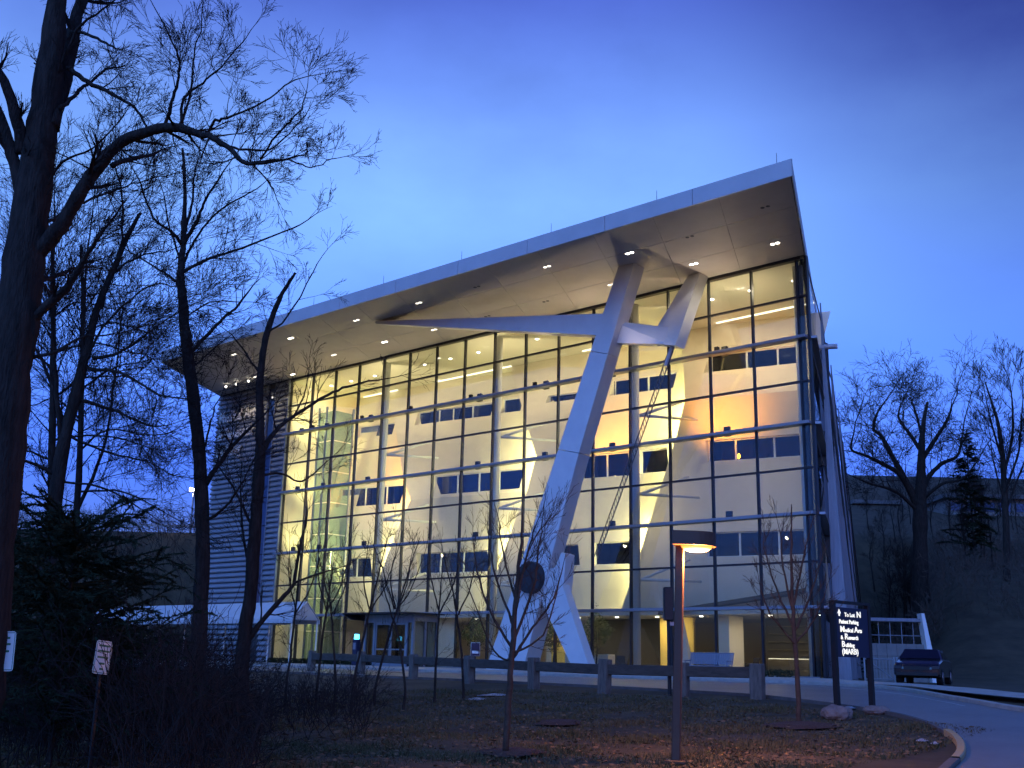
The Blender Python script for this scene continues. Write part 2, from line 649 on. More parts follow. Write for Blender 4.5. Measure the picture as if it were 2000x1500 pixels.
# curtain wall
pane_cache = {}
for r in range(9):
    h = ZROW[r + 1] - ZROW[r]
    me = mesh('pane', MB().box(0.03, DS - 0.03, -0.012, 0.012, 0.03, h - 0.03), 'pane_glass')
    for i in range(NB):
        obj('pane', me, B, (S0 + i * DS, 0, ZROW[r]))
mull = mesh('mullion', MB().box(-0.045, 0.045, -0.16, 0.05, FL, ZT - .02), 'dark_frame')
for i in range(NB + 1):
    obj('mullion', mull, B, (S0 + i * DS, 0, 0))
tr_dark = mesh('transom', MB().box(S0, S1, -0.13, 0.046, -0.05, 0.05), 'dark_frame')
tr_ledge = mesh('ledge', MB().box(0.05, S1 + .2, -0.12, 0.42, -0.085, 0.075), 'ledge_metal', bevel=0.012)
for r in range(1, 9):
    if r in LEDGES:
        obj('ledge', tr_ledge, B, (0, 0, ZROW[r]))
    else:
        obj('transom', tr_dark, B, (0, 0, ZROW[r]))
part('head_frame', MB().box(S0 - .3, S1, -0.2, 0.14, ZT - .16, ZT - .004), 'dark_frame', B)
part('sill_frame', MB().box(S0 - .3, S1, -0.18, 0.08, FL - .1, FL + .09), 'ledge_metal', B)
# corner bay, narrower panes between the last mullion and the corner post
for r in range(9):
    part('pane', MB().box(0.06, S0 - 0.05, -0.012, 0.012, ZROW[r] + .03, ZROW[r + 1] - .03), 'dim_glass', B)
part('corner_post', MB().box(-0.06, 0.05, -0.16, 0.06, FL, ZT - .02), 'dark_frame', B)
for r in range(1, 9):
    if r not in LEDGES:
        part('transom', MB().box(0.05, S0, -0.13, 0.046, ZROW[r] - .05, ZROW[r] + .05), 'dark_frame', B)

# columns behind the glass with braces back to the walls
COLS = [33.25, 22.4, 11.6, 1.05]
for cs in COLS:
    part('column', MB().tube([(cs, -1.15, FL), (cs, -1.15, ZT)], [0.27, 0.27], 16), 'column_paint', B, smooth=True)
for cs in COLS[:3]:
    for zz in (4.6, 9.4, 14.0):
        part('brace', MB().tube([(cs - .1, -1.3, zz), (cs - 1.5, -4.4, zz + 1.35)], [0.10, 0.07], 8), 'column_paint', B, smooth=True)
        part('brace', MB().tube([(cs - .1, -1.3, zz + .05), (cs - 2.1, -4.6, zz + .1)], [0.10, 0.07], 8), 'column_paint', B, smooth=True)

# ---- folded walls inside
PAN = {1: (9.5, 44.0, 33.0), 2: (11.2, 34.7, 21.5), 3: (13.2, 22.9, 10.0), 4: (15.3, 11.2, 2.9)}
EDGE = {1: [(2.9, 43.4), (20.7, 43.4)],
        2: [(2.9, 38.2), (5.77, 37.2), (8.62, 35.2), (10.13, 34.2), (11.19, 33.4), (13.36, 35.0), (18.0, 37.9), (19.4, 39.0), (20.7, 39.9)],
        3: [(2.9, 27.1), (5.85, 25.57), (7.8, 24.4), (9.96, 23.15), (11.0, 22.45), (13.2, 21.6), (14.8, 22.65), (19.15, 25.6), (20.7, 26.8)],
        4: [(2.9, 15.8), (6.5, 13.97), (8.18, 13.2), (11.25, 11.7), (13.3, 10.8), (15.3, 10.15), (17.9, 11.06), (20.7, 12.2)]}
RIGHT = {1: 33.0, 2: 21.3, 3: 9.8, 4: 3.0}
WIN = {1: [(42.6, 39.0, 17.2, 18.2), (42.6, 36.4, 11.4, 12.9), (42.2, 38.8, 6.0, 7.45)],
       2: [(35.4, 28.4, 17.3, 18.35), (27.7, 25.9, 17.4, 18.5), (31.9, 24.3, 11.45, 12.9), (33.3, 27.2, 6.0, 7.45)],
       3: [(22.2, 17.7, 17.15, 17.7), (17.4, 12.9, 17.1, 18.25), (18.4, 15.0, 11.45, 12.95), (14.3, 12.4, 11.5, 12.95), (20.4, 19.0, 6.05, 7.4), (18.0, 15.4, 6.05, 7.45)],
       4: [(9.6, 3.9, 17.2, 18.5), (9.1, 3.7, 11.6, 12.85), (9.6, 3.9, 6.15, 7.55)]}


def offk(k, s, z):
    za, sl, sr = PAN[k]
    b = interp(z, [2.9, za, 20.7], [-5.4, -4.0, -7.2])
    t = (sl - s) / (sl - sr)
    return b - 2.0 * min(max(t, 0), 1)


def left_at(k, z):
    e = EDGE[k]
    return interp(z, [p[0] for p in e], [p[1] for p in e])


for k in (1, 2, 3, 4):
    wins = WIN[k]
    zs_ = sorted(set([2.9, PAN[k][0], 20.75] + [p[0] for p in EDGE[k] if 2.9 < p[0] < 20.7] + [w_[2] for w_ in wins] + [w_[3] for w_ in wins]))
    ss_ = sorted(set([RIGHT[k]] + [w_[0] for w_ in wins] + [w_[1] for w_ in wins] + [60.0]))
    mb = MB()

    def pt(s, z, d=0.0):
        return (s, offk(k, s, z) - d, z)
    for a in range(len(zs_) - 1):
        z0, z1 = zs_[a], zs_[a + 1]
        zm = (z0 + z1) / 2
        l0, l1 = left_at(k, z0), left_at(k, z1)
        lm = (l0 + l1) / 2
        for b_ in range(len(ss_) - 1):
            sa, sb = ss_[b_], ss_[b_ + 1]
            sm = (sa + sb) / 2
            if sa >= max(l0, l1) - 0.01:
                continue
            if any(w_[1] < sm < w_[0] and w_[2] < zm < w_[3] for w_ in wins) and sb <= min(l0, l1):
                continue
            b0, b1 = min(sb, l0), min(sb, l1)
            a0, a1 = min(sa, l0), min(sa, l1)
            mb.add([pt(a0, z0), pt(b0, z0), pt(b1, z1), pt(a1, z1)], [(0, 1, 2, 3)])
        # the thick left edge
        d = 0.35
        mb.add([pt(l0, z0), pt(l0, z0, d), pt(l1, z1, d), pt(l1, z1)], [(0, 1, 2, 3)])
        if k < 4:
            mb.add([pt(l0, z0, d), pt(l0 - 2.5, z0, d), pt(l1 - 2.5, z1, d), pt(l1, z1, d)], [(0, 1, 2, 3)])
    # each strip window: an upright glazed band set back in the leaning wall
    def ptw(w_, s, z, d=0.0):
        return (s, min(offk(k, s, w_[2]), offk(k, s, w_[3])) - .16 - d, z)
    for w_ in wins:
        s1_, s0_, za_, zb_ = w_
        f = [pt(s0_, za_), pt(s1_, za_), pt(s1_, zb_), pt(s0_, zb_)]
        g = [ptw(w_, s0_, za_, .1), ptw(w_, s1_, za_, .1), ptw(w_, s1_, zb_, .1), ptw(w_, s0_, zb_, .1)]
        mb.add(f + g, [(i, (i + 1) % 4, 4 + (i + 1) % 4, 4 + i) for i in range(4)])
    iw = part('inner_wall', mb, 'inner_wall', B)
    R_ = random.Random(k)
    for w_ in wins:
        s1_, s0_, za_, zb_ = w_
        e = .05
        nm = max(1, round((s1_ - s0_) / 1.9))
        cuts = [s0_] + [s0_ + (s1_ - s0_) * (q_ + R_.uniform(-.15, .15)) / nm for q_ in range(1, nm)] + [s1_]
        fr_ = MB()
        for z0, z1 in ((za_, za_ + e), (zb_ - e, zb_)):
            fr_.hexa([ptw(w_, s0_, z0), ptw(w_, s1_, z0), ptw(w_, s1_, z1), ptw(w_, s0_, z1), ptw(w_, s0_, z0, .09), ptw(w_, s1_, z0, .09), ptw(w_, s1_, z1, .09), ptw(w_, s0_, z1, .09)])
        for c_ in cuts:
            a0, a1 = max(c_ - e, s0_), min(c_ + e, s1_)
            fr_.hexa([ptw(w_, a0, za_ + e), ptw(w_, a1, za_ + e), ptw(w_, a1, zb_ - e), ptw(w_, a0, zb_ - e), ptw(w_, a0, za_ + e, .088), ptw(w_, a1, za_ + e, .088), ptw(w_, a1, zb_ - e, .088), ptw(w_, a0, zb_ - e, .088)])
        part('window_frame', fr_, 'white_paint', iw)
        for a0, a1 in zip(cuts, cuts[1:]):
            g = [ptw(w_, a0, za_, .04), ptw(w_, a1, za_, .04), ptw(w_, a1, zb_, .04), ptw(w_, a0, zb_, .04)]
            h_ = [ptw(w_, a0, za_, .06), ptw(w_, a1, za_, .06), ptw(w_, a1, zb_, .06), ptw(w_, a0, zb_, .06)]
            part('window', MB().hexa(g + h_), 'sky_tint_glass' if k < 3 else 'room_glass', iw)
        rb = MB()
        n4 = [ptw(w_, s0_ - .3, za_ - .3, .12), ptw(w_, s1_ + .3, za_ - .3, .12), ptw(w_, s1_ + .3, zb_ + .5, .12), ptw(w_, s0_ - .3, zb_ + .5, .12)]
        f4 = [ptw(w_, s0_ - .3, za_ - .3, 2.0), ptw(w_, s1_ + .3, za_ - .3, 2.0), ptw(w_, s1_ + .3, zb_ + .5, 2.0), ptw(w_, s0_ - .3, zb_ + .5, 2.0)]
        rb.add(n4 + f4, [(4, 5, 6, 7)] + [(i, (i + 1) % 4, 4 + (i + 1) % 4, 4 + i) for i in range(4)])
        part('room', rb, 'sky_tint_room' if k < 3 else 'dark_room', iw)
        for q_ in range(len(cuts) - 1):
            cm = (cuts[q_] + cuts[q_ + 1]) / 2
            if R_.random() < .3:
                c0 = Vector(ptw(w_, cm, zb_ + .42, 1.1))
                part('room_light', MB().box(c0.x - .12, c0.x + .12, c0.y - .3, c0.y + .3, c0.z, c0.z + .03), 'shelf_light', iw)
            if R_.random() < .6:
                c0 = Vector(ptw(w_, cm, za_, 1.0))
                hh = R_.uniform(.25, .8)
                part('room_fitting', MB().box(c0.x - R_.uniform(.15, .5), c0.x + R_.uniform(.15, .5), c0.y - .3, c0.y + .2, c0.z - .28, c0.z + hh), 'shelf_wood', iw)

# inner ceiling, floors, back walls of the lobby


def skew(s1, o0, o1, z0, z1, q=0.35):
    """a slab that stops inside the slanting side wall on the right"""
    a, b = -o1 * .433 + q, -o0 * .433 + q
    return MB().hexa([(b, o0, z0), (s1, o0, z0), (s1, o1, z0), (a, o1, z0), (b, o0, z1), (s1, o0, z1), (s1, o1, z1), (a, o1, z1)])


part('inner_ceiling', skew(S1 + .6, -9.6, -0.22, ZT - .05, ZT + .1), 'inner_ceiling', B)
part('lobby_floor', skew(S1, -16, -0.19, FL - .2, FL + .01), 'concrete', B)
part('lobby_ceiling', skew(S1, -16, -5.2, 2.9, 3.1), 'plaster_grey', B)
part('lobby_wall', skew(S1, -16.3, -16, FL, 3.0), 'inner_wall', B)
part('gallery_back', skew(S1 + .6, -10.2, -9.6, 3.1, ZT), 'inner_wall', B)
part('end_wall', MB().box(S1 + .62, S1 + .8, -16, -0.3, FL, ZT), 'inner_wall', B)
part('lobby_partition', MB().box(12.2, 14.6, -8.2, -8.0, FL, 2.88), 'yellow_wall', B)
part('lobby_partition', MB().box(20.6, 22.4, -7.2, -7.0, FL, 2.88), 'yellow_wall', B)
part('lobby_partition', MB().box(8.6, 9.5, -7.6, -6.0, FL, 2.88), 'inner_wall', B)
part('lobby_partition', MB().box(5.0, 8.6, -10.4, -10.2, FL, 2.88), 'dark_room', B)
part('lobby_partition', MB().box(22.4, 24.0, -8.6, -8.4, FL, 2.88), 'inner_wall', B)
part('lobby_partition', MB().box(30.5, 35.0, -6.4, -6.2, FL, 2.88), 'inner_wall', B)
part('lobby_partition', MB().box(14.6, 20.6, -9.8, -9.6, FL, 2.88), 'dark_room', B)
sh = part('shelving', MB().box(4.9, 8.3, -10.19, -9.75, FL, FL + .95), 'shelf_wood', B)
for kz in (0.0, 0.45, 0.9, 1.35):
    part('shelf', MB().box(4.9, 8.3, -10.18, -9.9, 1.05 + kz, 1.09 + kz), 'shelf_wood', sh)
part('shelf_light', MB().box(5.0, 8.2, -9.9, -9.7, FL + .96, FL + 1.0), 'shelf_light', sh)
part('reception_desk', MB().box(14.8, 18.0, -3.6, -2.9, FL, FL + 1.0), 'inner_wall', B, bevel=0.02)
part('slanted_prop', MB().hexa([(9.2, -3.0, FL), (9.9, -3.0, FL), (9.9, -3.3, FL), (9.2, -3.3, FL), (10.9, -4.4, 3.2), (11.3, -4.4, 3.2), (11.3, -4.7, 3.2), (10.9, -4.7, 3.2)]), 'plaster_grey', B)
# slanted lower apron of the right-hand wall
part('apron', MB().hexa([(3.1, -6.2, 4.2), (12.4, -4.5, 2.88), (12.4, -9, 2.88), (4.3, -9, 4.2), (3.1, -6.25, 4.4), (12.4, -4.55, 3.08), (12.4, -9, 3.08), (4.3, -9, 4.4)]), 'dark_room', B)

# cove light along the top of the walls and lamps in the inner ceiling
for (a, b_) in ((3.0, 9.5), (12.5, 20.0), (26.5, 34.0), (38.5, 42.5)):
    part('cove_light', MB().box(a, b_, -7.05, -6.95, ZT - .12, ZT - .055), 'cove', B)
for i, s in enumerate([2.2, 4.9, 7.4, 10.2, 15.3, 18.1, 20.7, 26.0, 28.7, 31.3, 36.7, 39.4, 41.8]):
    part('downlight', MB().tube([(s, -3.0, ZT - .075), (s, -3.0, ZT - .052)], [0.11, 0.11], 12), 'downlight', B)
    if i % 2 == 0:
        lamp('ceiling_lamp', 'AREA', B, (s, -3.0, ZT - .10), 180 if s < 12 else 85, (1.0, .80, .54), 0.5, target=(s, -3.01, 0))
for i, s in enumerate((3.5, 6.4, 10.9, 14.0, 17.0, 20.0, 26.0, 29.0, 33.0, 36.5, 40.0)):
    part('downlight', MB().tube([(s, -6.8, 2.86), (s, -6.8, 2.895)], [0.10, 0.10], 10), 'downlight', B)
    if i % 2 == 1:
        lamp('lobby_lamp', 'AREA', B, (s, -6.8, 2.82), 70, WARM, 0.4, target=(s, -6.81, 0))
lamp('lobby_lamp', 'AREA', B, (13.4, -6.9, 2.8), 20, YELLOW, 0.4, target=(13.4, -8.0, 0.8))
lamp('lobby_lamp', 'AREA', B, (21.4, -6.0, 2.8), 16, YELLOW, 0.4, target=(21.4, -7.0, 0.8))

# floodlights on the ledges lighting the folded walls; the leftmost are added
for r, zl in ((3, 7.41), (5, 11.93), (7, 16.39)):
    for cs in (41.9, 38.9, 34.0, 23.4, 17.8, 12.75, 5.2):
        big = cs in (34.0, 23.4, 12.75)
        z = zl + .09
        fl = part('floodlight', MB().box(cs - .17, cs + .17, -.62, -.44, z + .12, z + .42).box(cs - .03, cs + .03, -.56, -.50, z - .02, z + .12).box(cs - .2, cs + .2, -.64, -.12, z - .09, z - .02), 'black_metal', B, bevel=0.01)
        left = cs > 20
        e_ = {7: (1500 if cs < 8 else 300 if cs < 20 else 1000) if cs < 38 else 500, 5: 400 if left else 150, 3: 560 if left else 320}[r] * (1.0 if big else .62)
        col = (1.0, 0.83, 0.48)
        tgt = (cs - .4, -3.6, ZT) if r == 7 else (cs + .3, -5.0, zl + 2.4)
        if cs > 41:  # added fill for the dim left end, no fitting known there
            e_, col, tgt = 700, (1.0, .92, .36), (42.6, -3.2, zl + 2.0)
        lamp('flood_lamp', 'SPOT', B, (cs, -.66, z + .30), e_, col, 0.10, target=tgt, spot=math.radians(150), blend=1.0)

for cs in (-1.0, 5.2, 12.75, 18.0, 23.4, 29.0, 34.0, 39.5):
    z = 16.39 + .09
    part('uplight', MB().box(cs - .12, cs + .12, .22, .40, z + .0, z + .2), 'black_metal', B, bevel=0.01) if cs > 0 else None
    if cs > 0:
        lamp('soffit_uplight', 'SPOT', B, (cs, .31, z + .24), (390 if cs < 15 else 140), (1.0, .80, .62), .15, target=(cs, 4.2, ZT), spot=math.radians(150), blend=1.0)
# strip lamps behind the left edge of each folded wall, grazing the wall behind it
for k in (2, 3, 4):
    e = EDGE[k]
    for (z0, z1) in ((4.0, 8.5), (8.5, PAN[k][0]), (PAN[k][0], 16.2)):
        l0, l1 = left_at(k, z0), left_at(k, z1)
        zm = (z0 + z1) / 2
        sm = left_at(k, zm) - .75
        om = min(offk(k, sm, z0), offk(k, sm, z1)) - .30
        hot = k == 2 and z0 == PAN[k][0]
        c_ = ORANGE if hot else (1.0, 0.92, 0.40)
        ob = lamp('strip_lamp', 'AREA', B, (sm, om, zm), 420 if hot else (470 if k < 4 else 470), c_, 0.12, target=(sm + 2.0, om - 1.2, zm), sizey=(z1 - z0) * .9)
# amber floods on the upper middle and right walls
lamp('amber_lamp', 'SPOT', B, (15.6, -1.6, 12.6), 2100, ORANGE, 0.15, target=(16.4, -6.0, 14.6), spot=math.radians(75), blend=1.0)
lamp('amber_lamp', 'SPOT', B, (7.6, -1.6, 12.6), 1600, ORANGE, 0.15, target=(7.8, -6.0, 15.0), spot=math.radians(95), blend=1.0)
lamp('amber_lamp', 'SPOT', B, (37.2, -1.6, 12.4), 560, ORANGE, 0.15, target=(37.0, -6.0, 14.0), spot=math.radians(55), blend=1.0)

# glazed lift shaft at the left
for (sa, sb, oa, ob_) in ((39.9, 41.7, -2.0, -2.02), (39.88, 39.9, -3.8, -2.0)):
    for r in range(8):
        z0, z1 = FL + r * 2.35, FL + (r + 1) * 2.35 - .08
        part('shaft_pane', MB().box(sa, sb, oa, ob_, z0, z1), 'shaft_glass', B)
for (s, o) in ((39.86, -1.97), (41.72, -1.97), (39.86, -3.8), (40.8, -1.97)):
    part('shaft_post', MB().box(s - .06, s + .06, o - .06, o + .06, FL, 18.7), 'ledge_metal', B)

# ---- roof: slab, fascia, soffit panels, lights
RL = lambda o: 46.6 + (9.15 - o) * 0.63
RR = lambda o: -3.97 + (9.1 - o) * 0.433
OB = -36.0
rf = part('roof', MB().hexa([(RR(9.0) + .1, 9.0, ZT + .06), (RL(9.0) - .1, 9.0, ZT + .06), (RL(OB) - .1, OB, ZT + .06), (RR(OB) + .1, OB, ZT + .06),
                             (RR(9.0) + .1, 9.0, ZT + .75), (RL(9.0) - .1, 9.0, ZT + .75), (RL(OB) - .1, OB, ZT + .75), (RR(OB) + .1, OB, ZT + .75)]), 'roof_top', B)
NFP = 10
sa, sb = RR(9.1), RL(9.1)
for i in range(NFP):
    x0 = sa + (sb - sa) * i / NFP + .012
    x1 = sa + (sb - sa) * (i + 1) / NFP - .012
    part('fascia_panel', MB().hexa([(x0, 9.1, ZT - .02), (x1, 9.1, ZT - .02), (x1, 9.02, ZT - .02), (x0, 9.02, ZT - .02),
                                    (x0, 9.1, ZT + .80), (x1, 9.1, ZT + .80), (x1, 9.02, ZT + .80), (x0, 9.02, ZT + .80)]), 'fascia', rf)
for side, Rf, sg in (('r', RR, -1), ('l', RL, 1)):
    no = 8
    for i in range(no):
        o0 = 9.1 - i * 5.6
        o1 = o0 - 5.58
        part('fascia_panel', MB().hexa([(Rf(o0), o0, ZT - .02), (Rf(o0) - sg * .08, o0 - .09, ZT - .02), (Rf(o1) - sg * .08, o1, ZT - .02), (Rf(o1), o1, ZT - .02),
                                        (Rf(o0), o0, ZT + .80), (Rf(o0) - sg * .08, o0 - .09, ZT + .80), (Rf(o1) - sg * .08, o1, ZT + .80), (Rf(o1), o1, ZT + .80)]), 'fascia', rf)
rows = [(9.015, 6.05), (6.02, 3.05), (3.02, 0.15)]
for (oa, ob_) in rows:
    n_ = 14
    for i in range(n_):
        def sx(t, o):
            return RR(o) + .09 + (RL(o) - RR(o) - .18) * t
        t0, t1 = i / n_, (i + 1) / n_
        g = .010
        part('soffit_panel', MB().hexa([(sx(t0, oa) + g, oa, ZT), (sx(t1, oa) - g, oa, ZT), (sx(t1, ob_) - g, ob_, ZT), (sx(t0, ob_) + g, ob_, ZT),
                                        (sx(t0, oa) + g, oa, ZT + .05), (sx(t1, oa) - g, oa, ZT + .05), (sx(t1, ob_) - g, ob_, ZT + .05), (sx(t0, ob_) + g, ob_, ZT + .05)]), 'soffit', rf)
# soffit over the cladding block and the side
SOF = [(-1.4, 6.8, 0), (0.43, 2.43, 2), (6.96, 5.85, 3), (5.2, 2.46, 2), (11.62, 6.95, 1), (16.87, 6.9, 0), (21.63, 6.92, 1), (27.3, 6.93, 1),
       (33.91, 7.0, 2), (40.5, 6.95, 1), (10.6, 2.5, 1), (15.4, 2.5, 0), (20.1, 2.5, 0), (24.8, 2.5, 1), (29.48, 2.55, 2), (34.8, 2.55, 1), (3.3, 5.85, 0), (44.5, 2.2, 1), (41.6, 0.9, 3)]
for (s, o, lv) in SOF:
    for dx in (-.14, .14):
        part('soffit_light', MB().tube([(s + dx, o, ZT - .012), (s + dx, o, ZT + .02)], [0.10, 0.10], 12), 'downlight' if lv >= 2 else ('downlight_dim' if lv == 1 else 'hub_metal'), rf)
    if lv >= 2:
        lamp('soffit_lamp', 'SPOT', B, (s, o, ZT - .05), 60, (1, .9, .75), .08, target=(s, o + .001, 0), spot=math.radians(70))
# light track below the soffit by the lettering
tk = part('light_track', MB().tube([(42.9, 2.35, ZT - .22), (48.2, 2.35, ZT - .22)], [.035, .035], 6), 'white_paint', B)
for s in (43.6, 45.2, 46.8, 48.2):
    part('track_light', MB().tube([(s, 2.35, ZT - .30), (s, 2.3, ZT - .20)], [.07, .07], 8), 'downlight', tk)
    lamp('track_lamp', 'SPOT', B, (s, 2.28, ZT - .32), 110, WARM, .05, target=(s, 0, 17.5), spot=math.radians(75))
# lightning rods on the roof edge
for s in (-3.0, 3.4, 10.0, 16.5, 23.0, 29.6, 36.2, 42.6):
    part('roof_rod', MB().tube([(s, 8.6, ZT + .75), (s, 8.6, ZT + 1.55)], [.018, .01], 5), 'cable', rf)

# ---- cladding block at the left, one slat at a time
part('cladding_core', MB().hexa([(S1 + .85, -.02, FL), (52.3, -.02, FL), (62, -16, FL), (S1 + .9, -16, FL),
                                 (S1 + .85, -.02, ZT - .01), (52.3, -.02, ZT - .01), (62, -16, ZT - .01), (S1 + .9, -16, ZT - .01)]), 'clad_gap', B)
part('cladding_return', MB().box(S1 + .08, S1 + .84, -.26, -.02, FL, ZT - .01), 'inner_wall', B)
NS = 54
pitch = (ZT - FL - .05) / NS
sl = MB()
for (a, b_) in ((S1 + .08, 44.52), (45.62, 52.42)):
    sl.add([(a, -.01, 0), (a, .17, .05), (a, .19, .12), (a, .03, pitch * .93), (b_, -.01, 0), (b_, .17, .05), (b_, .19, .12), (b_, .03, pitch * .93)],
           [(0, 1, 2, 3), (4, 7, 6, 5), (0, 4, 5, 1), (1, 5, 6, 2), (2, 6, 7, 3), (3, 7, 4, 0)])
slm = mesh('slat', sl, 'clad_metal')
for i in range(NS):
    obj('slat', slm, B, (0, 0, FL + .02 + i * pitch))
for i in range(8):
    part('strip_window', MB().box(44.62, 45.52, .03, .08, 3.2 + i * 2.15, 3.2 + i * 2.15 + 2.08), 'inner_glass', B)
part('strip_window_frame', MB().box(44.53, 44.615, .0, .20, 3.1, ZT - .1).box(45.525, 45.61, .0, .20, 3.1, ZT - .1), 'ledge_metal', B)
part('edge_trim', MB().box(S1 - .02, S1 + .075, -.1, .22, FL, ZT - .03), 'ledge_metal', B)


def text_mesh(name, txt, size, material, extrude=0.03, align='LEFT', offset=0.0, xs=1.0):
    cu = bpy.data.curves.new(name, 'FONT')
    cu.body = txt
    cu.size = size
    cu.extrude = extrude
    cu.align_x = align
    cu.offset = offset
    cu.resolution_u = 3
    o = bpy.data.objects.new(name, cu)
    C.objects.link(o)
    dg = bpy.context.evaluated_depsgraph_get()
    me = bpy.data.meshes.new_from_object(o.evaluated_get(dg))
    bpy.data.objects.remove(o)
    bpy.data.curves.remove(cu)
    me.name = name
    me.materials.clear()
    me.materials.append(M[material])
    if xs != 1.0:
        for v in me.vertices:
            v.co.x *= xs
    return me


# letters run from left to right as seen from outside: local -X
for txt, s, z, wd in (('Medical Arts', 51.9, 18.35, 5.0), ('& Research', 51.9, 16.95, 4.2), ('Building', 51.9, 15.55, 3.2)):
    me = text_mesh('lettering', txt, 1.3, 'letter_steel', .04, offset=.025, xs=0.80)
    o = obj('lettering', me, B, (s, .24, z), (math.radians(90), 0, math.radians(180)))
    o['label'] = 'pale raised letters reading ' + txt

# ---- right side wall running back from the corner, with masts and cables
dw = Vector((0.433, -1.0, 0)).normalized()
dn = Vector((-1.0, -0.433, 0)).normalized()


def SW(a, q, z):
    v = dw * a + dn * q
    return (v.x + .02, v.y - .05, z)


def sbox(mb, a0, a1, q0, q1, z0, z1):
    mb.hexa([SW(a0, q0, z0), SW(a1, q0, z0), SW(a1, q1, z0), SW(a0, q1, z0), SW(a0, q0, z1), SW(a1, q0, z1), SW(a1, q1, z1), SW(a0, q1, z1)])
    return mb


for i in range(12):
    for r in range(9):
        part('side_panel', sbox(MB(), .2 + i * 3.2, .2 + i * 3.2 + 3.14, -.10, .02, ZROW[r] + .03, ZROW[r + 1] - .03), 'side_metal' if i > 2 else 'dim_glass', B)
for r in LEDGES:
    part('ledge', sbox(MB(), 0, 38.4, -.05, .38, ZROW[r] - .06, ZROW[r] + .06), 'ledge_metal', B)
for i, (a, q, ht) in enumerate([(2.6, .55, 19.0), (15.5, .62, 19.0), (28.5, .68, 19.0), (36.5, .75, 18.0)]):
    mb = MB()
    wb = 1.05
    mb.hexa([SW(a - .55, q - .12, FL - .1), SW(a + .55, q - .12, FL - .1), SW(a + .55, q + .62, FL - .1), SW(a - .55, q + .62, FL - .1),
             SW(a - .06, q - .05, ht), SW(a + .06, q - .05, ht), SW(a + .06, q + .02, ht), SW(a - .06, q + .02, ht)])
    ma = part('side_mast', mb, 'side_metal', B)
    if i == 0:
        part('mast_arm', MB().tube([SW(a, q - .5, 16.55), SW(a, q + .75, 16.55)], [.14, .14], 10), 'strut_paint', ma)
    for c_ in range(4):
        part('cable', MB().tube([SW(a, q + .02, ht - .6 - c_ * .5), SW(a + 16 + c_ * 2.0, q + .35 + .10 * c_, FL + 10.5 - c_ * 2.2)], [.03, .03], 5), 'cable', ma)
    for zz in (20.3, 15.9, 11.4, 6.9):
        part('tie_rod', MB().tube([SW(a - 2.2, .05, zz), SW(a - .1, q - .02, zz - 2.3)], [.035, .035], 5), 'cable', ma)

# ---- entrance vestibule
V0, V1, VO, VT = 25.4, 29.9, 2.6, 2.52
ve = part('vestibule', MB().box(V0 - .5, V1 + .9, -.0 + .43, VO + 1.1, VT + .22, VT + .30), 'hub_metal', B)
vm = MB()
for s in (V0 + .08, 26.0, 28.95, V1 - .08):
    vm.box(s - .08, s + .08, VO - .16, VO, FL, VT + .2)
vm.box(V0, V1, VO - .155, VO - .005, VT - .28, VT + .2)
vm.box(V0, V0 + .15, .43, .6, FL, VT + .2).box(V0, V0 + .15, 1.45, 1.6, FL, VT + .19).box(V0 + .005, V0 + .145, .6, VO - .16, VT - .2, VT + .195)
vm.box(V1 - .15, V1, .43, .6, FL, VT + .2).box(V1 - .145, V1 - .005, .6, VO - .16, VT - .2, VT + .195)
part('vestibule_frame', vm, 'side_metal', ve)
for (a, b_) in ((26.1, 27.45), (27.5, 28.85)):
    dr = MB()
    z1 = VT - .3
    dr.box(a, a + .09, VO - .12, VO - .05, FL, z1).box(b_ - .09, b_, VO - .12, VO - .05, FL, z1).box(a + .09, b_ - .09, VO - .118, VO - .052, FL, FL + .22).box(a + .09, b_ - .09, VO - .118, VO - .052, z1 - .12, z1).box(a + .09, b_ - .09, VO - .118, VO - .052, FL + 1.0, FL + 1.08)
    d_ = part('door', dr, 'ledge_metal', ve)
    part('pane', MB().box(a + .09, b_ - .09, VO - .09, VO - .08, FL + .22, z1 - .12), 'dim_glass', d_)
for (oa, ob_) in ((.6, 1.45), (1.6, VO - .16)):
    part('pane', MB().box(V0 + .06, V0 + .08, oa, ob_, FL + .05, VT - .2), 'dim_glass', ve)
for (a, b_) in ((V0 + .17, 25.9), (29.05, V1 - .17)):
    part('pane', MB().box(a, b_, VO - .09, VO - .08, FL + .05, VT - .28), 'dim_glass', ve)
part('canopy_fin', MB().hexa([(V1 + .9, .5, VT + .22), (V1 + .9, VO + 1.1, VT + .22), (V1 + .2, VO + .9, VT - .15), (V1 + .2, .5, VT - .15), (V1 + .95, .5, VT + .22), (V1 + .95, VO + 1.1, VT + .22), (V1 + .25, VO + .9, VT - .15), (V1 + .25, .5, VT - .15)]), 'hub_metal', ve)

# ------------------------------------------------------------------ the leaning strut in front of the glass
T = thing('leaning_strut', 'giant white leaning strut with cross arms and round hub in front of the glass', 'strut', W(16.2, 4, -.5), ROT)


def TL(s, o, z):
    return (s - 16.2, o - 4, z + .5)


def beam(name, front, o0, o1, parent, material='strut_paint', bevel=.0):
    """polygon in the facade plane, from offset o0 (near) to o1"""
    n_ = len(front)
    mb = MB()
    mb.add([TL(s, o0, z) for s, z in front] + [TL(s, o1, z) for s, z in front],
           [tuple(range(n_)), tuple(range(n_, 2 * n_))[::-1]] + [(i, n_ + i, n_ + (i + 1) % n_, (i + 1) % n_) for i in range(n_)])
    return part(name, mb, material, parent, bevel=bevel)


# lower leg, shaft in three lengths with joints, the tip under the soffit
def sl_(z):
    return 13.99 - (z - 7.9) * .4195


def sr_(z):
    return 12.28 - (z - 7.9) * .368 if z > 7.9 else 12.28 - (z - 7.9) * .305


